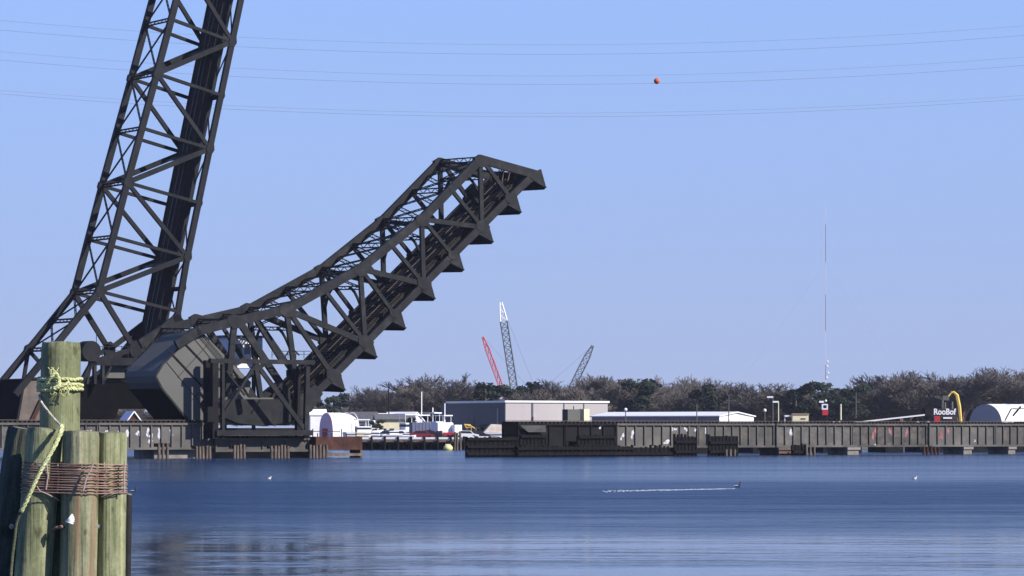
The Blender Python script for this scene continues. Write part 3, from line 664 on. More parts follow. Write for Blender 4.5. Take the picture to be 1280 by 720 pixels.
def arch_store(px, Y, wid, L, h, rz, m_end, m_side, label, name='arched_store', nose=0):
    c = GX(px, Y, GZ); X = Vector((math.cos(rz), math.sin(rz), 0)); V = Vector((-X.y, X.x, 0)); root = empty(name, c, label, 'fabric store')
    n = 18; prof = [(math.cos(math.pi * i / n) * wid / 2, (math.sin(math.pi * i / n) ** .62) * h) for i in range(n + 1)]
    b = MB(); rows = 10
    for k in range(rows + 1):
        t = k / rows; sc = math.sqrt(max(0.02, 1 - max(0, (t - 1 + nose) / nose) ** 2)) if nose and t > 1 - nose else 1
        for (y, z) in prof: b.v.append(c + X * (t * L) + V * (y * sc) + Z * (z * (.5 + .5 * sc) if nose else z))
    for k in range(rows):
        for j in range(n): a = k * (n + 1) + j; b.f.append((a, a + 1, a + n + 2, a + n + 1))
    b.build('cover', m_side, root, smooth=True)
    MB().poly([c + V * y * .995 + Z * z * .995 for y, z in prof], .15, X).build('end_wall', m_end, root)
    for k in range(1, 5):
        MB().tube([c + X * (k * L / 5) + V * y * 1.004 + Z * z * 1.004 for y, z in prof], .07, 6).build('hoop', m_side, root)
    return root, X, V, c
shade_f = mat('shade_fabric', (.30, .29, .33), (.35, .33, .37), scale=.3, rough=.8)  # cover fabric darkened in colour for the end turned from the sun
# end wall faces down-left, cover runs off to the right
r1 = arch_store(1232, 640, 9.2, 26, 6.6, R(38), shade_f, fabric_w, 'big white arched fabric store with a shade-coloured end wall at the right edge')
r2 = arch_store(408, 600, 6.0, 6.5, 4.7, R(28), fabric_p, fabric_w, 'white domed fabric store with faded pink end wall beside the rusty landing', nose=.6)
MB().box(r2[3] - r2[1] * .15 - Z * -.9 + r2[2] * .6, .1, 1.6, 1.8, ax=r2[1]).build('door_frame', red_m, r2[0])
gable(397, 610, 3, 2.6, 4.2, 1.0, R(10), white_m, white_m, 'dormer_shed', 'narrow white gabled shed top poking above the pink domed store', 'shed', eave=.15)
gable(163, 600, 4.0, 3.4, 2.6, 2.2, R(-66), rust_m, fabric_w, 'tent', 'white peaked tent glimpsed under the dark counterweight, right of the timber piles', 'tent')
gable(212, 600, 2.4, 2, 1.9, 1.0, R(30), white_m, white_m, 'hut', 'small white hut glimpsed below the lower corner of the counterweight', 'hut')

# ------------------------------------------------------------------ fixed pier with white rail boards
fp = empty('fishing_pier', GX(550, 521, 0), 'low timber pier with a white rail board and dark posts on the far shore', 'pier')
pa, pb = 448, 646; nb = 12
MB().bar(GX(pa, 521, 1.35), GX(pb, 521, 1.35), .22, 3.0, Vector((0, 1, 0))).build('deck', timber_br, fp)
for i in range(nb):
    x0 = pa + (pb - pa) * i / nb; x1 = x0 + (pb - pa) / nb
    MB().bar(GX(x0 + 1.2, 519.4, 1.84), GX(x1 - 1.2, 519.4, 1.84), .30, .06, Vector((0, 1, 0))).build('rail_board', white_m, fp)
    MB().bar(GX(x0, 519.3, -.5), GX(x0, 519.3, 2.15), .26, .26).build('post', timber_dk, fp)
    MB().bar(GX(x0 + 8, 522.3, -.5), GX(x0 + 8, 522.3, 1.3), .26, .26).build('post', timber_dk, fp)
for i, (px, tp) in enumerate([(569, 540), (571.5, 541), (575, 539)]):
    a = P(px, tp, 517); b = GX(px + (i - 1) * 1.0, 517, -.5); o = MB().tube([b, a], .17, 8).build('mooring_pile', timber_br)
    tag(o, f'{["left", "middle", "right"][i]} one of three tall brown mooring piles before the white trailer', 'pile', 'mooring piles by the pier')
for i in range(2):   # stacked white floating docks
    o = MB().bar(GX(636 + i * 1.5, 512 - i * 3, .9 - i * .55), GX(648, 512 - i * 3, .9 - i * .55), .28, 1.5, Vector((0, 1, 0))).build('floating_dock', white_m)
    tag(o, ['upper', 'lower'][i] + ' white dock strip beside the tarred bridge end', 'dock', 'white dock strips')
b_ = MB(); b_.ball(GX(560, 505, .35), .75, .6, .55, 12); by = b_.build('yellow_skiff', mat('pale_yellow_paint', (.72, .66, .26), rough=.6), smooth=True); tag(by, 'tiny pale yellow skiff floating under the pier', 'skiff')
MB().box(GX(560, 505, .9), .8, .6, .15).build('thwart_cover', white_m, by)

wf = empty('wharf', GX(545, 524, 0), 'low dark wharf behind the white rail board, carrying boats and trailers', 'wharf')
MB().box((-13, 590.5, 1.43), 27.6, 133, .3).build('deck', timber_br, wf)
MB().box((-13, 523.9, 1.2), 27.6, .2, .35).build('edge_beam', timber_dk, wf)
for x in range(-26, 2, 3):
    for y in (524.6, 534, 545): MB().tube([(x + .4, y, -.5), (x + .4, y, 1.28)], .16, 8).build('pile', timber_dk, wf)
# boats on the hard and in slips
def boat(px, Y, L, label, rz=0.0, z=GZ, hull=white_m, mast=0, fly=True, tarp=None, grp='boats at the marina'):
    c = GX(px, Y, z); X = Vector((math.cos(rz), math.sin(rz), 0)); V = Vector((-X.y, X.x, 0)); root = empty('motor_boat' if not mast else 'sail_boat', c, label, 'boat', grp)
    b = MB(); n = 8; hh = L * .17; bw = L * .30
    for i in range(n + 1):
        t = i / n; wd = bw / 2 * (1 - max(0, (t - .45) / .55) ** 2.2) + .02; sh = hh * (1 + .35 * t * t)
        q = c + X * (L * (t - .5)); b.v += [q + V * wd + Z * sh, q + V * wd * .75 + Z * hh * .4, q + Z * (.05 + hh * .3 * t ** 4), q - V * wd * .75 + Z * hh * .4, q - V * wd + Z * sh]
    for i in range(n):
        for j in range(4): a = i * 5 + j; b.f.append((a, a + 5, a + 6, a + 1))
        a = i * 5; b.f.append((a + 4, a + 9, a + 5, a))
    b.f += [(0, 1, 2, 3, 4)]; b.build('hull', hull, root)
    MB().bar(c + X * (-L * .5) + Z * hh * .7, c + X * L * .4 + Z * hh * .8, .1, bw * 1.01, V).build('rub_rail', blue_m, root)
    if tarp:
        t_ = MB(); t_.poly([c - X * L * .45 + Z * hh, c + X * L * .45 + Z * hh * 1.2, c + X * L * .1 + Z * hh * 2.2, c - X * L * .25 + Z * hh * 2.3], bw * .9, V); t_.build('tarp', tarp, root); return root
    MB().box(c - X * L * .02 + Z * (hh + L * .07), L * .36, bw * .75, L * .14, ax=X).build('cabin', hull, root)
    MB().box(c - X * L * .02 + Z * (hh + L * .085), L * .365, bw * .76, L * .05, ax=X).build('window', glass_m, root)
    if fly:
        MB().box(c - X * L * .05 + Z * (hh + L * .30), L * .34, bw * .8, L * .022, ax=X).build('hardtop', hull, root)
        for s_ in (-1, 1):
            for e in (-.2, .08): MB().bar(c + X * L * e + V * s_ * bw * .34 + Z * (hh + L * .14), c + X * L * e + V * s_ * bw * .34 + Z * (hh + L * .3), .07, .07).build('hardtop_leg', hull, root)
    if mast: MB().bar(c + Z * hh, c + Z * (hh + mast), .14, .14).build('mast', hull, root)
    return root
boat(455, 560, 7.0, 'white motor boat with hardtop left of the cream boathouse, bow to the right', R(20))
boat(470, 548, 3.8, 'small white and purple trimmed boat at the left end of the cream boathouse', R(-8), hull=white_m)
boat(451, 540, 3.4, 'pale yellow boat beside the white pier rail nearest the rusty landing', R(5), hull=cream_m, fly=False)
boat(493, 548, 4.4, 'white open boat in front of the cream boathouse', R(12), fly=False)
boat(514, 575, 9, 'white flybridge boat right of the cream boathouse', R(35))
boat(527, 600, 9, 'white boat with tall mast behind the blue grey container', R(40), mast=7)
boat(541, 610, 10, 'white flybridge boat whose cabin rises behind the container roof', R(-35), mast=4)
boat(556, 615, 9, 'white boat with short mast left of the warehouse', R(60), mast=5)
boat(625, 560, 6.5, 'tarp covered pale boat in front of the lit warehouse wall', R(8), tarp=tan_m)
boat(508, 541, 3.2, 'small white skiff on land left of the blue grey container', R(0), fly=False)
# container, trailers
def box_thing(name, px0, px1, ytop, Y, dep, m, label, cat, doors=None, rz=0, wheels=False, zb=GZ):
    a, b = GX(px0, Y, 0), GX(px1, Y, 0); L = (b - a).length; top = P(px0, ytop, Y).z; z0 = zb + (.9 if wheels else .05); c = (a + b) / 2; root = empty(name, c + Z * zb, label, cat)
    X = Vector((math.cos(rz), math.sin(rz), 0)); V = Vector((-X.y, X.x, 0))
    MB().box(c + V * dep / 2 + Z * (z0 + top) / 2, L, dep, top - z0, ax=X).build('body', m, root)
    rb = MB()
    for i in range(int(L / .6) + 1): rb.box(c - X * L / 2 + X * min(L - .05, .05 + i * .6) - V * .03 + Z * (z0 + top) / 2, .08, .06, top - z0 - .2, ax=X)
    rb.build('ribs', m, root)
    if wheels:
        for u_ in (-.32, -.2, .3):
            w_ = MB(); p = c + X * L * u_ + Z * (zb + .48); w_.tube([p + V * .02, p + V * .35], .48, 14); wo = w_.build('wheel', black_m, root)
            MB().tube([p - V * .01, p + V * .03], .2, 10).build('rim', cw_m, wo)
        MB().box(c + V * dep / 2 + Z * (zb + .78), L, dep * .8, .18, ax=X).build('chassis', black_m, root)
    return root
box_thing('shipping_container', 515, 545, 528, 565, 2.6, blue_m, 'blue grey container behind the pier, left of the white trailer', 'container', rz=R(14))
box_thing('box_trailer', 546, 567, 528, 562, 2.5, white_m, 'bright white box trailer above a red truck bed', 'trailer', rz=R(28), wheels=True)
box_thing('small_trailer', 567.6, 578, 531, 562, 2.2, white_m, 'small white trailer at the right end of the bright box trailer', 'trailer', rz=R(28), wheels=True)
bt = empty('flatbed_truck', GX(560, 548, GZ), 'red flatbed truck parked below the bright white box trailer', 'truck')
MB().box(GX(562, 548, GZ + .9), 2.2, 2, .45).build('bed', red_m, bt); MB().box(GX(549, 548, GZ + .95), 1.1, 2, .9).build('cab', mat('maroon_paint', (.12, .03, .05), rough=.4), bt)
MB().box(GX(549, 546.96, GZ + 1.1), .8, .05, .35).build('window', glass_m, bt)
for px in (549, 566):
    w_ = MB(); p = GX(px, 547, GZ + .4); w_.tube([p, p + Vector((0, .3, 0))], .4, 12); w_.build('wheel', black_m, bt)
def car(px, Y, m, label, s=1.0, rz=0):
    c = GX(px, Y, GZ); root = empty('parked_car', c, label, 'car', 'cars parked on the far shore')
    X = Vector((math.cos(rz), math.sin(rz), 0)); V = Vector((-X.y, X.x, 0))
    pr = [(-2.1, .35), (2.1, .35), (2.15, .75), (1.3, .92), (.7, 1.4), (-.9, 1.45), (-1.7, .98), (-2.15, .9)]
    MB().poly([c + X * x + Z * z for x, z in pr], 1.7, V).build('body', m, root)
    MB().poly([c + X * x + Z * z for x, z in [(1.1, .95), (.62, 1.34), (-.85, 1.37), (-1.4, 1.0)]], 1.74, V).build('window', glass_m, root)
    for u_ in (-1.3, 1.3): p = c + X * u_ + Z * .33; MB().tube([p - V * .88, p + V * .88], .33, 12).build('wheel', black_m, root)
car(486, 552, blue_m, 'dark blue car parked before the cream boathouse, left one'); car(499, 553, white_m, 'white car parked before the cream boathouse, right one')
car(583, 556, white_m, 'white car parked below the yellow excavator'); car(597, 558, black_m, 'black car parked beside the brown shrub')
car(527, 545, mat('dark_red_paint', (.2, .03, .04), rough=.4), 'dark red car parked in front of the blue grey container'); car(537, 546, black_m, 'black car parked in front of the blue grey container')
# shoreline white seawall strip right of the trailers
sw = MB().bar(GX(577, 530, 1.95), GX(612, 530, 1.95), .35, .5, Vector((0, 1, 0))).build('seawall_rail', white_m); tag(sw, 'white kerb rail on the shore between the trailers and the tarped boat', 'rail', 'white shore rails')
sw = MB().bar(GX(622, 530, 1.95), GX(646, 530, 1.95), .4, .5, Vector((0, 1, 0))).build('seawall_rail', white_m); tag(sw, 'white kerb rail on the shore below the tarped boat', 'rail', 'white shore rails')

# excavators
def excavator(px, Y, pts, label, zb=GZ, s=1.0, flip=1):
    """pts: boom polyline in photo pixels, from the body out to the bucket"""
    c = GX(px, Y, zb); root = empty('excavator', c, label, 'excavator', 'yellow excavators')
    X = Vector((1, 0, 0)); V = Vector((0, 1, 0))
    for s_ in (-1, 1):
        tr = [(-1.6, .1), (1.6, .1), (1.9, .45), (1.6, .85), (-1.6, .85), (-1.9, .45)]
        MB().poly([c + X * x * s + V * s_ * 1.0 * s + Z * z * s for x, z in tr], .5 * s, V).build('track', black_m, root)
    MB().box(c + X * -.3 * flip * s + Z * 1.45 * s, 2.9 * s, 2.2 * s, .9 * s).build('body', yellow_m, root)
    cb = MB().box(c + X * .6 * flip * s + Z * 2.3 * s - V * .5, 1.1 * s, 1.0 * s, 1.3 * s).build('cab', yellow_m, root)
    MB().box(c + X * .6 * flip * s + Z * 2.4 * s - V * (.5 + .52 * s), .85 * s, .05, .8 * s).build('window', glass_m, cb)
    Q = [P(x, y, Y) for x, y in pts]; k = len(Q)
    MB().tube(Q[:-2] if k > 4 else Q[:3], [.26 * s, .34 * s, .34 * s, .22 * s, .2 * s][:len(Q[:-2] if k > 4 else Q[:3])], 6).build('boom', yellow_m, root)
    MB().tube(Q[-3:-1] if k > 4 else Q[2:4], .16 * s, 6).build('stick', yellow_m, root)
    e = Q[-2]; b = Q[-1]; MB().poly([e + Z * .2, b + Z * .5, b - Z * .25, e - Z * .7, e - Z * .4 + (e - b) * .2], .9 * s, V).build('bucket', cw_m, root)
    return root
excavator(584, 600, [(584, 536), (581, 531), (588, 532), (594, 536), (596, 538)], 'small orange yellow excavator in front of the left warehouse face', s=.7)
excavator(1200, 590, [(1201, 528), (1199, 508), (1196, 494), (1192, 490), (1189, 491), (1185, 496), (1178, 498)], 'yellow excavator lifting its long bent arm beside the arched store', s=1.0)

# ------------------------------------------------------------------ right background yard
# lettered machine
lm = empty('lettered_machine', GX(1181, 575, GZ), 'dark machine with white lettering and a red corner, beside the yellow excavator', 'machine')
Yl = 575; u = Yl / F
MB().box(GX(1181, Yl + 1.3, (P(0, 511, Yl).z + GZ) / 2), 28 * u, 2.4, P(0, 511, Yl).z - GZ).build('housing', mat('machine_black', (.035, .03, .034), (.05, .04, .045), scale=2, rough=.6), lm)
MB().box(P(1171.5, 524, Yl - .04), 7 * u, .1, 8 * u).build('red_panel', red_m, lm)
MB().box(P(1184.5, 522.5, Yl - .04), 11 * u, .1, 2 * u).build('white_strip', white_m, lm)
for px, h in ((1178, 500), (1181, 503), (1190, 502)): MB().tube([P(px, 512, Yl + 1), P(px, h, Yl + 1)], .22, 8).build('exhaust_stack', cw_m, lm)
def text(s, loc, size, m, parent, name, sx=1.0):
    cu = bpy.data.curves.new(name, 'FONT'); cu.body = s; cu.size = size; cu.extrude = .03; cu.offset = size * .03; cu.align_x = 'CENTER'; cu.align_y = 'CENTER'; cu.materials.append(m)
    o = bpy.data.objects.new(name, cu); COL.objects.link(o); o.rotation_euler = (R(90), 0, 0); o.scale = (sx, 1, 1); 
    bpy.context.view_layer.update(); me = bpy.data.meshes.new_from_object(o.evaluated_get(bpy.context.evaluated_depsgraph_get())); bpy.data.objects.remove(o)
    o = bpy.data.objects.new(name, me); COL.objects.link(o); o.rotation_euler = (R(90), 0, 0); o.scale = (sx, 1, 1); o.parent = parent; o.location = loc - parent.location; return o
text('RooBof', P(1180.7, 515, Yl - .02), 1.45, white_m, lm, 'lettering', .86)
# beacon, red and white
bc = empty('beacon', GX(1030, 570, GZ), 'beacon tower with white square window ring above a red skirt and lamps on top', 'beacon')
Yb = 570; u = Yb / F
for (x, y, sx, sy) in ((1027.9, 508.5, 1.6, 7), (1033.8, 508.5, 1.6, 7), (1030.9, 505.7, 4.4, 1.6), (1030.9, 511.2, 4.4, 1.8)): MB().box(P(x, y, Yb), sx * u, 1.0, sy * u).build('window_ring', white_m, bc)
MB().box(P(1030.9, 508.5, Yb + .2), 4.4 * u, .5, 4 * u).build('window', glass_m, bc)
MB().box(P(1031.4, 515.6, Yb), 7 * u, 1.0, 6.8 * u).build('red_skirt', red_m, bc)
MB().box(P(1031, 524, Yb), 3 * u, .4, 10 * u).build('mast', timber_dk, bc)
MB().box(P(1026.7, 502.3, Yb), 5.5 * u, .8, 2.4 * u).build('lamp_box', white_m, bc); b_ = MB(); b_.ball(P(1032.3, 501, Yb), .2, .2, .22, 8); b_.build('lamp', white_m, bc)
MB().box(P(1030, 504.0, Yb), 9 * u, .5, .7 * u).build('arm', timber_dk, bc)
# cream shed with canopy
cs = empty('yard_shed', GX(1000, 585, GZ), 'small cream shed with white canopy above the girder, left of the beacon', 'shed'); u = 585 / F
MB().box(GX(1000, 586, (P(0, 518, 585).z + GZ) / 2), 20 * u, 2.4, P(0, 518, 585).z - GZ).build('walls', cream_m, cs)
MB().box(P(1000, 517.5, 586), 21.5 * u, 2.8, .15).build('roof', mat('tan_roof', (.40, .30, .16), rough=.8), cs)
MB().box(P(985.5, 520, 586), 10 * u, 2.0, .28).build('canopy', white_m, cs); MB().bar(P(981, 520, 585.3), GX(981, 585.3, GZ), .1, .1).build('canopy_post', white_m, cs)
MB().box(P(1004, 523.5, 584.76), 6 * u, .06, 1.3 * u).build('window', glass_m, cs)
# lamp poles
def pole(px, ytop, Y, label, head='lamp', r=.09, m=cw_m):
    c = GX(px, Y, GZ); root = empty('lamp_pole' if head else 'pole', c, label, 'pole', 'poles in the far yard'); t = P(px, ytop, Y)
    MB().tube([c, t], [r * 1.3, r], 8).build('shaft', m, root)
    if head == 'globe': b = MB(); b.ball(t, .32, n=10); b.build('globe', white_m, root, smooth=True)
    elif head: MB().box(t - Vector((.5, 0, -.1)), 1.1, .4, .3).build('lamp_head', white_m, root)
pole(966, 497, 600, 'left pole of the pair of lamp poles above the brown pier'); pole(973, 503, 600, 'right pole of the pair of lamp poles above the brown pier', m=cream_m)
pole(956, 513, 600, 'short pole with white globe left of the paired lamp poles', 'globe'); pole(911, 494, 620, 'thin plain pole above the white gable of the long shed', None)
pole(871, 505, 600, 'thin plain pole before the white roof of the long shed', None); pole(1051, 505, 600, 'pale pole right of the beacon', None, .14, cream_m)
pole(1070, 490, 640, 'tall thin pole at the low end of the conveyor', None); pole(486, 478, 650, 'tall thin dark pole above the cream boathouse', None, .1, timber_dk)
pole(782, 512, 600, 'short pale pole before the white roof near the warehouse', 'globe')
# conveyor
cv = empty('conveyor', GX(1100, 600, GZ), 'long dark inclined conveyor with a white lower rail, rising to the right', 'conveyor')
Yc = 600; a, b = P(1046, 529, Yc), P(1166, 512, Yc)
MB().bar(a, b, .9, 1.2, Vector((0, 1, 0))).build('belt_trough', timber_dk, cv)
MB().bar(P(1066, 528.5, Yc - .8), P(1157, 518.5, Yc - .8), .26, .15, Vector((0, 1, 0))).build('white_rail', white_m, cv)
for t in (.25, .5, .75, .95):
    q = a.lerp(b, t)
    for s_ in (-.5, .5): MB().bar(q, Vector((q.x + s_, q.y, GZ)), .14, .14).build('leg', steel, cv)
tr = MB()
for i in range(24):
    p = a.lerp(b, i / 24) + Z * .45; q = a.lerp(b, (i + 1) / 24) + Z * .45; tr.bar(p, q + Z * .5 * (i % 2 == 0) - Z * 0, .07, .07); tr.bar(p + Z * .5, q + Z * .5, .09, .07)
tr.build('handrail', steel, cv)
MB().box(P(1161, 514, Yc), 1.6, 1.8, 1.6).build('drive_head', girder_dk, cv)
# dark crawler in front of the arched store
dm = empty('crawler_crane', GX(1276, 590, GZ), 'black crawler machine in front of the white cover at the right edge', 'crane')
MB().box(GX(1274, 590, GZ + 1.9), 3.2, 2.2, 2.2).build('body', girder_dk, dm)
for s_ in (-1, 1): MB().poly([GX(1274, 590 + s_, GZ) + Vector((x, 0, z)) for x, z in [(-2, .1), (2, .1), (2.3, .5), (2, .9), (-2, .9), (-2.3, .5)]], .6, Vector((0, 1, 0))).build('track', black_m, dm)
MB().bar(P(1266, 520, 589), P(1276, 508, 589), .25, .25).build('boom', steel, dm); MB().bar(P(1256, 526, 588), P(1264, 511, 588), .2, .2).build('gantry_leg', cw_m, dm); MB().bar(P(1264, 511, 588), P(1296, 511, 588), .2, .2).build('boom', cw_m, dm)
for i, (px, w_) in enumerate([(1147, 5), (1160, 5), (1255, 3), (1264, 8), (1049, 3), (1042, 2.5)]):
    b = MB(); c = P(px, 528, 575); b.ball(c - Z * .5, w_ * .14 / 2 + .15, .6, .75, 8); b.ball(c - Z * 1.8, .5, .5, 1.2, 8); o = b.build('bulk_bag', fabric_w, smooth=True)
    tag(o, ['white bulk bag below the middle of the conveyor head', 'white bulk bag nearest the lettered machine', 'narrow white bulk bag at the arched store corner', 'wide white bulk bag before the arched store cover', 'white bulk bag left of the pale pole', 'small white bulk bag beside the beacon'][i], 'bag', 'white bulk bags')

# ------------------------------------------------------------------ cranes and mast far off
def boom_crane(tip, foot, Y, m, label, wtip=None, wd=1.6, second=None, tipm=None):
    c = GX(foot[0], Y, GZ); root = empty('lattice_crane', c, label, 'crane', 'lattice boom cranes behind the trees'); a = P(*foot, Y); a2 = Vector((a.x, a.y, GZ + 2)); b = P(*tip, Y)
    dirn = (b - a).normalized(); base = a + dirn * -((a.z - GZ - 2) / dirn.z); L = (b - base).length; V = Vector((0, 1, 0)); S = dirn.cross(V).normalized()
    mb = MB(); n = int(L / 2.0)
    def ring(t):
        p = base.lerp(b, t); w_ = wd * min(1, .35 + t * 5) * min(1, .3 + (1 - t) * 5) / 2; return [p + S * w_ + V * w_, p - S * w_ + V * w_, p - S * w_ - V * w_, p + S * w_ - V * w_]
    cut = int(n * .89) if tipm else n
    def lat(i0, i1):
        mb = MB()
        for i in range(i0, i1):
            r0, r1 = ring(i / n), ring((i + 1) / n)
            for k in range(4):
                mb.bar(r0[k], r1[k], .30, .30); mb.bar(r0[k], r1[(k + 1) % 4], .17, .17); mb.bar(r0[k], r0[(k + 1) % 4], .12, .12)
        return mb
    lat(0, cut).build('boom', m, root)
    if tipm: lat(cut, n).build('boom_tip', tipm, root)
    pen = MB(); mast = base + Z * 9 - S * (6 if S.x * (tip[0] - foot[0]) > 0 else -6); pen.bar(b, mast, .035, .035); pen.bar(mast, base, .3, .3); pen.build('pendant', steel, root)
    MB().box(Vector((base.x, base.y + 1, GZ + 2.2)), 7, 3.4, 2.6).build('house', m, root)
    for s_ in (-1, 1): MB().box(Vector((base.x, base.y + 1 + s_ * 2.2, GZ + .5)), 7.5, 1.1, 1.0).build('track', black_m, root)
boom_crane((603.5, 421), (626, 482), 1050, mat('crane_red', (.42, .05, .08), (.45, .12, .16), scale=.3, rough=.6), 'red lattice crane boom, the shorter one left of the tall grey boom', wd=1.3, tipm=None)
boom_crane((626, 378), (642, 482), 1050, crane_g, 'tall grey green lattice crane boom with a white tip', tipm=white_m, wd=2.2)
boom_crane((741, 432), (720, 474), 1150, mat('crane_grey', (.10, .11, .14), rough=.7), 'grey lattice crane boom leaning right above the bare trees', wd=2.0)
mt = empty('radio_mast', GX(1032, 2500, 1.5), 'very tall thin red and white radio mast above the pines', 'mast'); u = 2500 / F
ys = [475, 456, 413, 368, 328, 280, 258]; mm_ = [mat('mast_red', (.28, .20, .25), rough=.6), mat('mast_white', (.50, .54, .66), rough=.6)]
for i in range(len(ys) - 1):
    MB().tube([P(1032, ys[i], 2500), P(1032, ys[i + 1], 2500)], [.42, .36], 4).build('section', mm_[i % 2], mt)
MB().tube([GX(1032, 2500, 1.5), P(1032, 475, 2500)], .7, 4).build('section', mm_[1], mt)
for (px, py) in ((1034.5, 452), (1034, 458), (1035, 466), (1033.5, 472)):
    b = MB(); b.ball(P(px, py, 2497), .9, .6, .9, 8); b.build('dish', white_m, mt)
for s_ in (-1, 1): MB().tube([P(1032, 330, 2500), GX(1032, 2500, 1.5) + Vector((s_ * 90, 40, 0))], .03, 3).build('guy_wire', wire_m, mt)

# ------------------------------------------------------------------ overhead cables and marker ball
for i, (y0, lb) in enumerate([(56, 'upper cable of the top pair'), (68, 'lower cable of the top pair'), (95, 'upper cable of the middle pair, above the orange ball cable'), (105.5, 'lower cable of the middle pair, carrying the orange ball'), (141.5, 'upper cable of the lowest pair'), (146, 'lower cable of the lowest pair')]):
    pts = []
    for px in range(-420, 1720, 60):
        k = 6.6e-5 if i < 4 else 6.2e-5; pts.append(P(px, y0 - k * (px - 680) ** 2, 455 + (i % 2) * 3))
    o = MB().tube(pts, .024 if i % 2 else .019, 4).build('power_cable', wire_m); tag(o, 'thin overhead power line, ' + lb, 'cable', 'overhead power lines')
b = MB(); b.ball(P(821, 101.3, 458), .42, n=14); o = b.build('marker_ball', orange_m, smooth=True); tag(o, 'small orange aerial marker ball on the middle power line', 'marker ball')

# ------------------------------------------------------------------ trees
def twig_mesh(seed, h, spread, n_main, lvl, name, dens=1.0):
    rg = random.Random(seed); tv = []; tf = []; cv_ = []; cf = []
    def limb(V_, F_, a, b, r0, r1, n=4):
        u = (b - a).normalized(); x = u.orthogonal().normalized(); y = u.cross(x); k = len(V_)
        for p, r in ((a, r0), (b, r1)):
            for j in range(n): t = 2 * math.pi * j / n; V_.append(tuple(p + (x * math.cos(t) + y * math.sin(t)) * r))
        for j in range(n): q = (j + 1) % n; F_.append((k + j, k + q, k + n + q, k + n + j))
    def grow(p, d, L, r, depth):
        seg_ = 2; q = p
        for i in range(seg_):
            d = (d + Vector((rg.gauss(0, .13), rg.gauss(0, .13), rg.gauss(.04, .08)))).normalized(); nq = q + d * L / seg_
            if depth <= 1: limb(tv, tf, q, nq, r * (1 - .25 * i), r * (.8 - .25 * i))
            else: limb(cv_, cf, q, nq, r * (1 - .25 * i), r * (.8 - .25 * i), 3)
            q = nq
            if depth < lvl:
                for _ in range(2 if depth else 3):
                    if rg.random() > dens: continue
                    ax = Vector((rg.gauss(0, 1), rg.gauss(0, 1), rg.gauss(0, .5))).normalized(); nd = (d * rg.uniform(.8, 1.3) + ax * spread * rg.uniform(.6, 1.1)).normalized(); nd.z = max(nd.z, -.05)
                    grow(q, nd, L * rg.uniform(.58, .78), max(.035, r * .5), depth + 1)
    limb(tv, tf, Vector((0, 0, -.3)), Vector((0, 0, h * .22)), h * .026, h * .02, 8)
    for i in range(n_main):
        t = 2 * math.pi * (i + rg.random()) / n_main; d = Vector((math.cos(t) * spread, math.sin(t) * spread, 1.0)).normalized()
        grow(Vector((0, 0, h * rg.uniform(.12, .24))), d, h * rg.uniform(.26, .34), h * .013, 0)
    zt = max(p[2] for p in cv_) or 1; s = h / zt; out = []
    for V_, F_, nm, m in ((tv, tf, 'trunk', bark_m), (cv_, cf, 'crown', twig_m)):
        me = bpy.data.meshes.new(name + '_' + nm); me.from_pydata([(x * s, y * s, z * s) for x, y, z in V_], [], F_); me.materials.append(m); out.append(me)
    return out
def pine_mesh(seed, h, name):
    rg = random.Random(seed); tb = MB(); tb.tube([(0, 0, -.3), (0, 0, h * .9)], [h * .022, h * .008], 7); fv = []; ff = []
    lobes = []
    for i in range(16):
        z = rg.uniform(.38, .93); rr = .26 * (1 - abs(z - .62) * 1.5) + .05; t = rg.uniform(0, 6.28); q = rr * rg.uniform(.3, 1)
        lobes.append((Vector((math.cos(t) * q * h, math.sin(t) * q * h, z * h)), h * rg.uniform(.07, .125)))
        tb.tube([(0, 0, z * h * .88), lobes[-1][0]], [h * .006, h * .003], 4)
    for c, r in lobes:
        for _ in range(170):
            d = Vector((rg.gauss(0, 1), rg.gauss(0, 1), rg.gauss(0, .75))); d.normalize(); d *= r * rg.uniform(.35, 1.08); p = c + d
            a = Vector((rg.gauss(0, 1), rg.gauss(0, 1), rg.gauss(0, 1))).normalized(); b = a.orthogonal().normalized(); s = rg.uniform(.16, .42); k = len(fv)
            fv += [tuple(p + a * s), tuple(p + b * s * .6), tuple(p - a * s), tuple(p - b * s * .6)]; ff.append((k, k + 1, k + 2, k + 3))
    me1 = bpy.data.meshes.new(name + '_trunk'); me1.from_pydata([tuple(p) for p in tb.v], [], tb.f); me1.materials.append(bark_m)
    me2 = bpy.data.meshes.new(name + '_crown'); me2.from_pydata(fv, [], ff); me2.materials.append(needle_m); return [me1, me2]
BARE = [twig_mesh(s, 10, sp, nm, 5, 'bare') for s, sp, nm in ((1, .62, 5), (2, .75, 5), (3, .5, 5), (4, .85, 5), (5, .68, 5))]
PINE = [pine_mesh(s, 10, 'pine') for s in (11, 12, 13, 14)]
def proto(name, meshes, px, ytop, Y, k, wide):
    top = P(px, ytop, Y); h = top.z - GZ; c = GX(px, Y, GZ); root = empty(name, c); s = h / 10
    root.scale = (s * wide, s * wide, s); root.rotation_euler = (0, 0, k * 1.7)
    for nm, me in zip(('trunk', 'crown'), meshes):
        o = bpy.data.objects.new(nm, me); COL.objects.link(o); o.parent = root
    return root
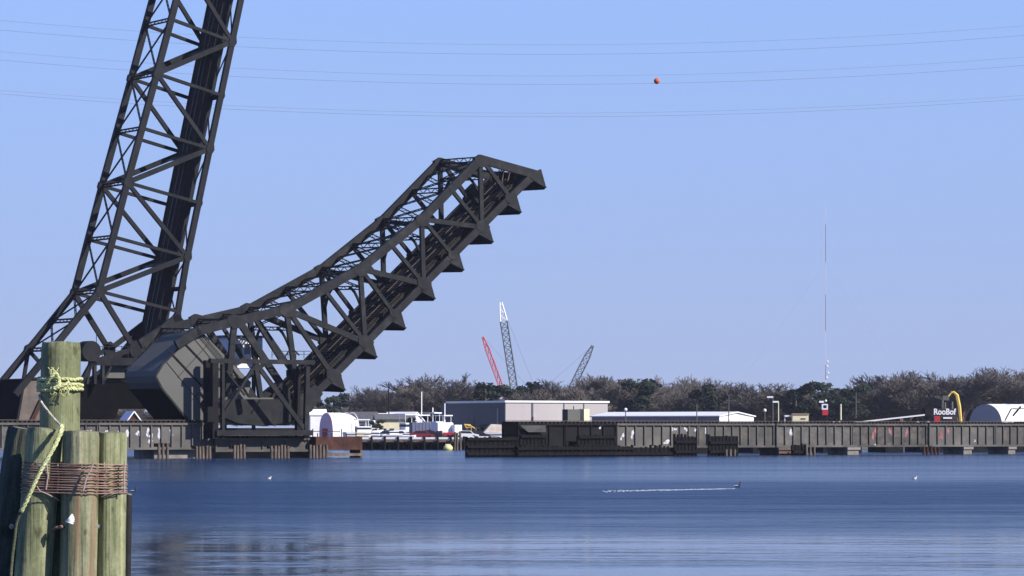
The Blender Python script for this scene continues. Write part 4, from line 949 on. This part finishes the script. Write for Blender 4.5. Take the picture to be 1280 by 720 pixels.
trees = [('E', 409, 496), ('E', 426, 492), ('B', 440, 500), ('B', 457, 492), ('B', 471, 479), ('B', 486, 482), ('B', 501, 475), ('B', 520, 473), ('B', 533, 478), ('B', 546, 465), ('B', 560, 471), ('B', 574, 486),
    ('E', 591, 486), ('E', 607, 479), ('E', 624, 482), ('E', 645, 481), ('E', 657, 484), ('E', 671, 478), ('B', 686, 480), ('B', 701, 477), ('B', 716, 472), ('B', 730, 468), ('B', 745, 466), ('B', 759, 468), ('B', 773, 474),
    ('E', 787, 475), ('E', 801, 474), ('E', 815, 474), ('B', 829, 476), ('B', 846, 467), ('B', 861, 470), ('E', 880, 480), ('B', 895, 485), ('B', 907, 478), ('E', 922, 489), ('B', 937, 479), ('B', 950, 475), ('B', 963, 476), ('B', 977, 482),
    ('E', 995, 480), ('E', 1011, 479), ('E', 1027, 479), ('E', 1041, 486), ('E', 1055, 486), ('E', 1069, 482), ('B', 1084, 487), ('B', 1103, 474), ('B', 1121, 465), ('B', 1139, 462), ('B', 1157, 464), ('B', 1172, 474), ('B', 1187, 472),
    ('B', 1201, 466), ('B', 1217, 457), ('B', 1233, 459), ('B', 1249, 457), ('B', 1264, 466), ('B', 1280, 472), ('B', 1297, 468), ('B', 1318, 470)]
zones = [(0, 450, 'between the domed store and the boats'), (450, 580, 'above the marina boats'), (580, 680, 'above the left part of the warehouse'), (680, 782, 'above the right part of the warehouse'), (782, 900, 'above the long white roofed shed'),
         (900, 985, 'above the white gable and paired lamp poles'), (985, 1076, 'below the tall radio mast'), (1076, 1180, 'above the conveyor'), (1180, 1240, 'above the yellow excavator arm'), (1240, 1400, 'above the arched store at the right edge')]
cnt = {}
trees = [(k, px, yt + ((0, 8, 2, 12, 5)[(i * 3) % 5] if (k == 'B' and px < 1090 and px not in (546, 846, 745, 950)) else 0)) for i, (k, px, yt) in enumerate(trees)]
for i, (k, px, yt) in enumerate(trees):
    Y = 860 + (i * 37) % 60; z = next(q for a, b, q in zones if a <= px < b); cnt[(k, z)] = cnt.get((k, z), 0) + 1
    if k == 'B': r_ = proto('bare_tree', BARE[i % 5], px, yt, Y, i, 1.3 + .25 * ((i * 13) % 5) / 4)
    else: r_ = proto('pine_tree', PINE[i % 4], px, yt, Y, i, 1.25)
    kind_ = 'leafless brown tree' if k == 'B' else 'dark green pine'
    tag(r_, f'{ORD[cnt[(k, z)] - 1]} {kind_} from the left {z}', 'tree', 'bare trees on the far shore' if k == 'B' else 'pines on the far shore')
# the wood behind: one mass of trees nobody could count
def merged(name, lst, m, seed):
    rg = random.Random(seed); VV = []; FF = []; base = 0
    for meshes, px, yt, Y in lst:
        h = (P(px, yt, Y).z - GZ) / 10; c = GX(px, Y, GZ); wd = h * rg.uniform(1.3, 1.8); a = rg.uniform(0, 6.28); ca, sa = math.cos(a), math.sin(a)
        for me in meshes:
            n = len(me.vertices); co = np.empty(n * 3); me.vertices.foreach_get('co', co); co = co.reshape(-1, 3)
            x = co[:, 0] * wd; y = co[:, 1] * wd; VV.append(np.stack([c.x + x * ca - y * sa, c.y + x * sa + y * ca, c.z + co[:, 2] * h], 1))
            fl = np.empty(len(me.loops), dtype=np.int64); me.loops.foreach_get('vertex_index', fl); FF.append(fl.reshape(-1, 4) + base if len(fl) == 4 * len(me.polygons) else None); base += n
            if FF[-1] is None:
                FF[-1] = None; base -= n; VV.pop(); FF.pop()
    V_ = np.concatenate(VV); Fc = np.concatenate(FF); me = bpy.data.meshes.new(name); me.vertices.add(len(V_)); me.vertices.foreach_set('co', V_.ravel()); me.loops.add(Fc.size); me.loops.foreach_set('vertex_index', Fc.ravel())
    me.polygons.add(len(Fc)); me.polygons.foreach_set('loop_start', np.arange(len(Fc)) * 4); me.materials.append(m); me.update(calc_edges=True); me.validate()
    o = bpy.data.objects.new(name, me); COL.objects.link(o); return o
rg = random.Random(5); lst = []
def skyline(px):
    xs_ = [c[1] for c in trees]; ys_ = [c[2] for c in trees]; return float(np.interp(px, xs_, ys_))
for row, (Y, dy) in enumerate(((905, 30), (930, 26), (960, 22), (1000, 18))):
    for px in np.arange(398 + row * 5, 1345, 17):
        lst.append(([BARE[rg.randrange(5)][1]], px + rg.uniform(-5, 5), skyline(px) + dy + rg.uniform(0, 6), Y + rg.uniform(-8, 8)))
for px in np.arange(-60, 400, 17): lst.append(([BARE[rg.randrange(5)][1]], px, 500 + rg.uniform(0, 10), 930))
wd_ = merged('far_wood', lst, twig_m, 3); tag(wd_, 'brown winter woodland massed behind the shore trees and buildings', 'woodland', kind='stuff')
for i, (px, yt, Y, lb) in enumerate([(472, 525, 575, 'dark evergreen shrub left of the cream boathouse'), (512, 522, 578, 'dark evergreen shrub at the right end of the cream boathouse'), (606, 530, 580, 'brown green shrub between the small excavator and the tarped boat'), (447, 514, 700, 'dark shrub left of the small white gabled house')]):
    r_ = proto('shrub', PINE[i], px, yt, Y, i, 1.6); tag(r_, lb, 'shrub', 'shrubs near the boathouse')
# low scrub along the bank
sb = MB(); rg = random.Random(9)
for i in range(1500):
    px = rg.uniform(380, 1320); Y = rg.uniform(640, 840); p = GX(px, Y, GZ + abs(rg.gauss(0, 1.0)))
    a = Vector((rg.gauss(0, 1), rg.gauss(0, 1), rg.gauss(0, 1))).normalized(); b = a.orthogonal().normalized(); s = rg.uniform(.5, 1.3); k = len(sb.v)
    sb.v += [p + a * s, p + b * s * .7, p - a * s, p - b * s * .7]; sb.f.append((k, k + 1, k + 2, k + 3))
o = sb.build('scrub', mat('scrub_leaves', (.05, .048, .03), (.10, .09, .05), scale=.3, rough=.95)); tag(o, 'low olive scrub covering the ground before the wood', 'scrub', kind='stuff')

# ------------------------------------------------------------------ foreground dolphin of timber piles
w_green = wood_pile_mat('green_pile_wood', (.085, .105, .052), (.205, .222, .12), (.43, .43, .25), .22)
w_dark = wood_pile_mat('dark_pile_wood', (.035, .042, .034), (.07, .08, .062), (.12, .13, .095), .4)  # darker wood tones for the leftmost pile
w_brown = wood_pile_mat('green_and_brown_pile_wood', (.09, .10, .055), (.21, .22, .13), (.38, .37, .25), .3, brown=(.15, .098, .06))
end_m = mat('pile_end_grain', (.12, .12, .08), (.26, .25, .17), scale=14, rough=.9)
K = 1 / F
def pile(name_label, xt, yt, xb, r, Y, m, r2=None, yb=760, seed=0, split=None):
    """a leaning, slightly crooked timber pile; xb = its column in the photo at the bottom edge"""
    t = P(xt, yt, Y); bmid = P(xb, 720, Y); d = (t - bmid); u = d.normalized(); foot = t - u * (t.z / u.z + .8) if u.z else t
    L = (t - foot).length; n = 40; ns = 56; rg = random.Random(seed); mb = MB(); x = Vector((1, 0, 0)); x = (x - u * x.dot(u)).normalized(); y = u.cross(x)
    R0 = r * K * Y; R1 = (r2 or r) * K * Y
    for i in range(n + 1):
        s = 1 - (1 - i / n) ** 1.6; p = foot.lerp(t, s); rr = R1 + (R0 - R1) * s; rr *= 1 - .05 * max(0, (s - .985) / .015)
        for j in range(ns):
            a = 2 * math.pi * j / ns; w_ = noise.noise(Vector((math.cos(a) * 1.4 + seed, math.sin(a) * 1.4, s * L * .35))) * .075 + noise.noise(Vector((math.cos(a) * 6 + seed, math.sin(a) * 6, s * L * .6))) * .034
            ck = 0
            for (ca_, s0, dp) in (split or []):
                dd = abs((a - ca_ + math.pi) % (2 * math.pi) - math.pi)
                if dd < .09 and s > s0: ck = max(ck, dp * (1 - dd / .09) * min(1, (s - s0) / .05))
            mb.v.append(p + (x * math.cos(a) + y * math.sin(a)) * rr * (1 + w_ - ck) + u * (noise.noise(Vector((math.cos(a), math.sin(a), seed))) * .02 if i == n else 0))
    for i in range(n):
        for j in range(ns): q = (j + 1) % ns; mb.f.append((i*ns + j, i*ns + q, (i+1)*ns + q, (i+1)*ns + j))
    o = mb.build('timber_pile', m, smooth=True); tag(o, name_label, 'timber pile', 'timber piles of the near dolphin')
    cp = MB(); k = n * ns; cp.v = [mb.v[k + j] - u * .002 for j in range(ns)] + [t + u * .012]; cp.f = [(j, (j + 1) % ns, ns) for j in range(ns)]; cp.build('sawn_top', end_m, o)
    return t, foot, R0, u
FW = 1.5 * math.pi  # the side facing the camera
pT = pile('tallest timber pile, standing behind the others with yellow rope tied round it', 76, 428, 71, 24.5, 32.55, w_green, 26, seed=3, split=[(FW + .35, .9, .10), (FW - .25, .93, .08), (FW + .9, .86, .09)])
pD = pile('dark leaning timber pile, leftmost and set back', 35, 536, 4, 25, 32.6, w_dark, 24, seed=5, split=[(FW - .2, .3, .12)])
pA = pile('broad leaning timber pile at the front left, crossed by the hanging rope', 57, 536, 41, 23, 32.05, w_green, 24, seed=8, split=[(FW + .5, .2, .07)])
pB = pile('middle front timber pile with a long brown split down its face', 102, 539, 98, 22.5, 31.95, w_brown, 23, seed=13, split=[(FW + .25, .2, .16), (FW + .45, .8, .10)])
pC = pile('right front timber pile, slightly thinner, at the end of the wire wrap', 139.5, 541, 138, 18.5, 32.15, w_green, 18.5, seed=21, split=[(FW + .75, .1, .14)])
pS = pile('thin black stake in the water right of the timber piles', 160, 618, 158, 5.2, 33.0, mat('black_stake', (.015, .015, .018), (.03, .03, .03), scale=5, rough=.8), 5.5, seed=30)
# wire wrap
def hull2(pts):
    pts = sorted(set(pts)); 
    def half_(ps):
        h = []
        for p in ps:
            while len(h) > 1 and (h[-1][0]-h[-2][0])*(p[1]-h[-2][1]) - (h[-1][1]-h[-2][1])*(p[0]-h[-2][0]) <= 0: h.pop()
            h.append(p)
        return h[:-1]
    return half_(pts) + half_(pts[::-1])
def at_z(pl_, z): t, foot, r, u = pl_; s = (z - foot.z) / (t.z - foot.z); return foot.lerp(t, s)
wire_rust = mat('rusty_wire', (.20, .105, .085), (.38, .26, .22), scale=8, rough=.7, metal=.3)
wb = MB()
for i in range(12):
    zc = P(0, 578.5 + i * 3.25, 32).z; ps = []
    for q in (pA, pB, pC, pT):
        c = at_z(q, zc); r_ = q[2] * 1.045 + .004
        for k in range(40): a = 2 * math.pi * k / 40; ps.append((c.x + r_ * math.cos(a), c.y + r_ * math.sin(a)))
    h = hull2(ps); pts = [Vector((x, y, zc + .006 * math.sin(x * 9 + i * 2.1) - (x - h[0][0]) * .022)) for x, y in h]; pts.append(pts[0]); wb.tube(pts, .0062, 6, cap=False)
wo = wb.build('wire_wrap', wire_rust, smooth=True); tag(wo, 'rusty wire wound many times round the near timber piles', 'wire')
def lw(pts, rad): MB().tube(pts, rad, 6).build('loose_wire_end', mat('pale_wire', (.35, .27, .26), rough=.6), wo)
for (x, y0, y1) in ((58, 578, 612), (72, 579, 616), (130, 578, 614), (156, 577, 616)):
    c = pC if x > 120 else pA; yy = 32.05 - .19 if x < 120 else 32.15 - .14; lw([P(x, y0, yy - .03), P(x + random.uniform(-2, 2), (y0 + y1) / 2, yy - .035), P(x - .5, y1, yy - .03)], .008)
lw([P(46, 608, 31.78), P(50, 614, 31.78), P(58, 617, 31.8), P(70, 623, 31.85), P(74, 626, 31.9)], .006)
lw([P(157, 612, 31.98), P(148, 616, 31.98), P(136, 618, 31.97), P(126, 621, 31.98)], .006)
lw([P(117, 578, 31.7), P(113, 588, 31.7), P(108, 597, 31.7), P(104, 614, 31.7)], .009)
# rope
rope_m = mat('yellow_rope', (.50, .54, .20), (.84, .86, .50), scale=30, rough=.85, bump=.8, bscale=90)
rope_p = mat('sun_faded_rope', (.45, .45, .32), (.66, .64, .50), scale=25, rough=.85, bump=.6, bscale=80)
def twist(mb, pts, r, n=3, turns=16, seg_=7):
    """laid rope: strands wound round a smooth path"""
    P_ = []
    for i in range(len(pts) - 1):
        p0, p1, p2, p3 = pts[max(i - 1, 0)], pts[i], pts[i + 1], pts[min(i + 2, len(pts) - 1)]
        for k in range(seg_): t = k / seg_; P_.append(.5 * ((2 * p1) + (p2 - p0) * t + (2 * p0 - 5 * p1 + 4 * p2 - p3) * t * t + (3 * p1 - p0 - 3 * p2 + p3) * t ** 3))
    P_.append(pts[-1]); acc = 0
    for s in range(n):
        out = []; acc = 0
        for i, p in enumerate(P_):
            u = (P_[min(i + 1, len(P_) - 1)] - P_[max(i - 1, 0)]).normalized(); a = u.cross(Vector((.3, 1, .2))).normalized(); b = u.cross(a)
            if i: acc += (P_[i] - P_[i - 1]).length
            th = acc / (r * 7) * 2 * math.pi + s * 2 * math.pi / n; out.append(p + (a * math.cos(th) + b * math.sin(th)) * r * .5)
        mb.tube(out, r * .62, 6)
    return mb
rp = MB(); ct, cf_, cr_, cu_ = pT
def around(z, r_, n=22, wob=.0, seed=0, a0=0, a1=2 * math.pi, dz=0):
    c = at_z(pT, z); rg = random.Random(seed); return [Vector((c.x + r_ * math.cos(a0 + (a1 - a0) * k / n), c.y + r_ * math.sin(a0 + (a1 - a0) * k / n), z + dz * k / n + rg.uniform(-wob, wob))) for k in range(n + 1)]
for i, (yy, dz, sd) in enumerate(((475, .02, 1), (479.5, -.03, 2), (483.5, .015, 3), (487.5, .02, 4))):
    twist(rp, around(P(0, yy, 32.5).z, cr_ * 1.075 + .008 * (i % 2), 24, .006, sd, FW - 1.4, FW - 1.4 + 2 * math.pi, dz), .017)
rg = random.Random(4)
fr = at_z(pT, P(0, 480, 32.5).z) - Vector((0, cr_ * 1.15, 0))
twist(rp, [fr + Vector((-.11, .02, .0)), fr + Vector((-.05, -.03, .07)), fr + Vector((0, -.02, .10)), fr + Vector((.03, -.05, .0)), fr + Vector((-.03, -.06, -.05)), fr + Vector((.06, -.04, -.02)), fr + Vector((.12, 0, .02))], .016)
for i in range(10):      # frayed ends
    a = fr + Vector((rg.uniform(-.06, .12), -.03, rg.uniform(-.05, -.02))); rp.tube([a, a + Vector((rg.uniform(-.03, .03), -.01, rg.uniform(-.06, -.02))), a + Vector((rg.uniform(-.05, .05), -.01, rg.uniform(-.09, -.04)))], .005, 5)
for i in range(6):
    a = fr + Vector((rg.uniform(-.06, 0), -.02, .06)); rp.tube([a, a + Vector((rg.uniform(-.02, .02), 0, .06)), a + Vector((rg.uniform(-.04, .04), .01, .10))], .006, 5)
ro = rp.build('mooring_rope', rope_m, smooth=True); tag(ro, 'yellow mooring rope knotted round the tallest pile and hanging down to the left', 'rope')
h1 = MB(); twist(h1, [P(49, 494, 32.5), P(52, 503, 32.32), P(60, 514, 32.2), P(70, 526, 32.1), P(77, 533, 31.85)], .013); h1.build('thin_fall', rope_p, ro, smooth=True)
h2 = MB(); twist(h2, [P(77, 532, 31.85), P(76, 540, 31.76), P(68, 558, 31.7), P(57, 577, 31.68), P(45, 600, 31.68), P(35, 622, 31.7), P(26, 640, 31.74)], .022); h2.build('thick_fall', rope_m, ro, smooth=True)
h3 = MB(); twist(h3, [P(26, 638, 31.74), P(21, 652, 31.78), P(18, 675, 31.8), P(15, 700, 31.8), P(13, 730, 31.8), P(12, 760, 31.8)], .017); h3.build('wet_fall', wood_pile_mat('wet_rope', (.05, .06, .035), (.10, .11, .07), (.16, .17, .11), .5), ro, smooth=True)
# bolts, washers, a cleat
def bolt(px, py, Y, label, big=False):
    c = P(px, py, Y); root = empty('bolt', c, label, 'bolt', 'bolts in the timber piles'); V = Vector((0, 1, 0))
    MB().tube([c + V * .12, c - V * .05], .014, 8).build('shank', wire_rust, root)
    MB().tube([c + V * .012, c - V * .004], .032 if not big else .045, 14).build('washer', cw_m, root); MB().tube([c - V * .004, c - V * .03], .022, 6).build('nut', mat('galvanised', (.55, .55, .55), rough=.4, metal=.6), root)
bolt(15, 658, 32.36, 'bolt sticking out of the dark leftmost pile'); bolt(121, 658, 31.98, 'bright bolt between the split pile and the right front pile')
sr = MB(); sr.tube([P(66, 662, 31.86), P(72, 659, 31.8), P(80, 658, 31.84)], .016, 8); o = sr.build('iron_spike', wire_rust, smooth=True); tag(o, 'bent iron spike in the gap right of the broad leaning pile', 'spike')
sh = MB()
for i in range(5): a = -.5 + i * .28; sh.tube([P(82, 652, 31.74), P(82, 652, 31.74) + Vector((.085 * math.cos(a), -.01, .085 * math.sin(a) + .02))], [.006, .011], 6)
o = sh.build('oyster_shell', feather_w, smooth=True); tag(o, 'small white fan of shell stuck to the middle front pile', 'shell')

# ------------------------------------------------------------------ birds and wake
def bird(px, py, label, white=True, s=1.0, d=1):
    Y = CAMZ * F / (py - H0); c = GX(px, Y, 0); root = empty('gull' if white else 'cormorant', c, label, 'bird', 'water birds'); b = MB(); b.ball(c + Z * .07 * s, .2 * s, .09 * s, .09 * s, 12)
    b.tube([c + Vector((.14 * d, 0, .1)) * s, c + Vector((.18 * d, 0, .2 if white else .32)) * s], .035 * s, 8); b.ball(c + Vector((.2 * d, 0, .23 if white else .36)) * s, .055 * s, n=8)
    b.build('body', feather_w if white else feather_d, root, smooth=True)
    MB().poly([c + Vector((-.05 * d, -.08, .16)) * s, c + Vector((-.3 * d, -.05, .13)) * s, c + Vector((.08 * d, -.09, .08)) * s], .02 * s, Vector((0, 1, 0))).build('wing', cw_m if white else feather_w, root)
    MB().tube([c + Vector((.25 * d, 0, .23 if white else .36)) * s, c + Vector((.33 * d, 0, .22 if white else .35)) * s], [.015 * s, .004 * s], 6).build('beak', orange_m, root)
bird(922, 609, 'dark bird swimming at the head of the white wake', False, .75); bird(1143, 599, 'white gull resting on the water at the right', True, .7); bird(336, 599, 'white gull resting on the water at the left', True, .7); bird(167, 615, 'dark bird swimming just right of the timber piles', False, .6)
wk = MB(); rg = random.Random(2); A, B = (752, 614.5), (918, 611)
for i in range(330):
    t = rg.random() ** .8; px = A[0] + (B[0] - A[0]) * t; py = A[1] + (B[1] - A[1]) * t; Y = CAMZ * F / (py - H0); c = GX(px, Y, .012)
    wk.box(c + Vector((0, rg.gauss(0, .25 + 1.1 * (1 - t)), 0)), rg.uniform(.03, .13), rg.uniform(.06, .30), .012, rg.uniform(-.1, .1))
o = wk.build('wake_foam', foam_m); tag(o, 'thin white wake trailing left behind the dark swimming bird', 'wake', kind='stuff')

# ------------------------------------------------------------------ air
hb = MB(); hb.box((0, 2580, 99), 5400, 5420, 202)
hm = bpy.data.materials.new('haze_air'); hm.use_nodes = True; t = hm.node_tree; t.nodes.remove(t.nodes['Principled BSDF'])
pv = t.nodes.new('ShaderNodeVolumePrincipled'); pv.inputs['Color'].default_value = (.80, .86, 1, 1); pv.inputs['Density'].default_value = .00006; pv.inputs['Anisotropy'].default_value = .2
t.links.new(pv.outputs[0], t.nodes['Material Output'].inputs['Volume'])
hz = hb.build('haze', hm); hz['kind'] = 'stuff'; hz['label'] = 'thin pale haze in the air over the river'; hz['category'] = 'haze'
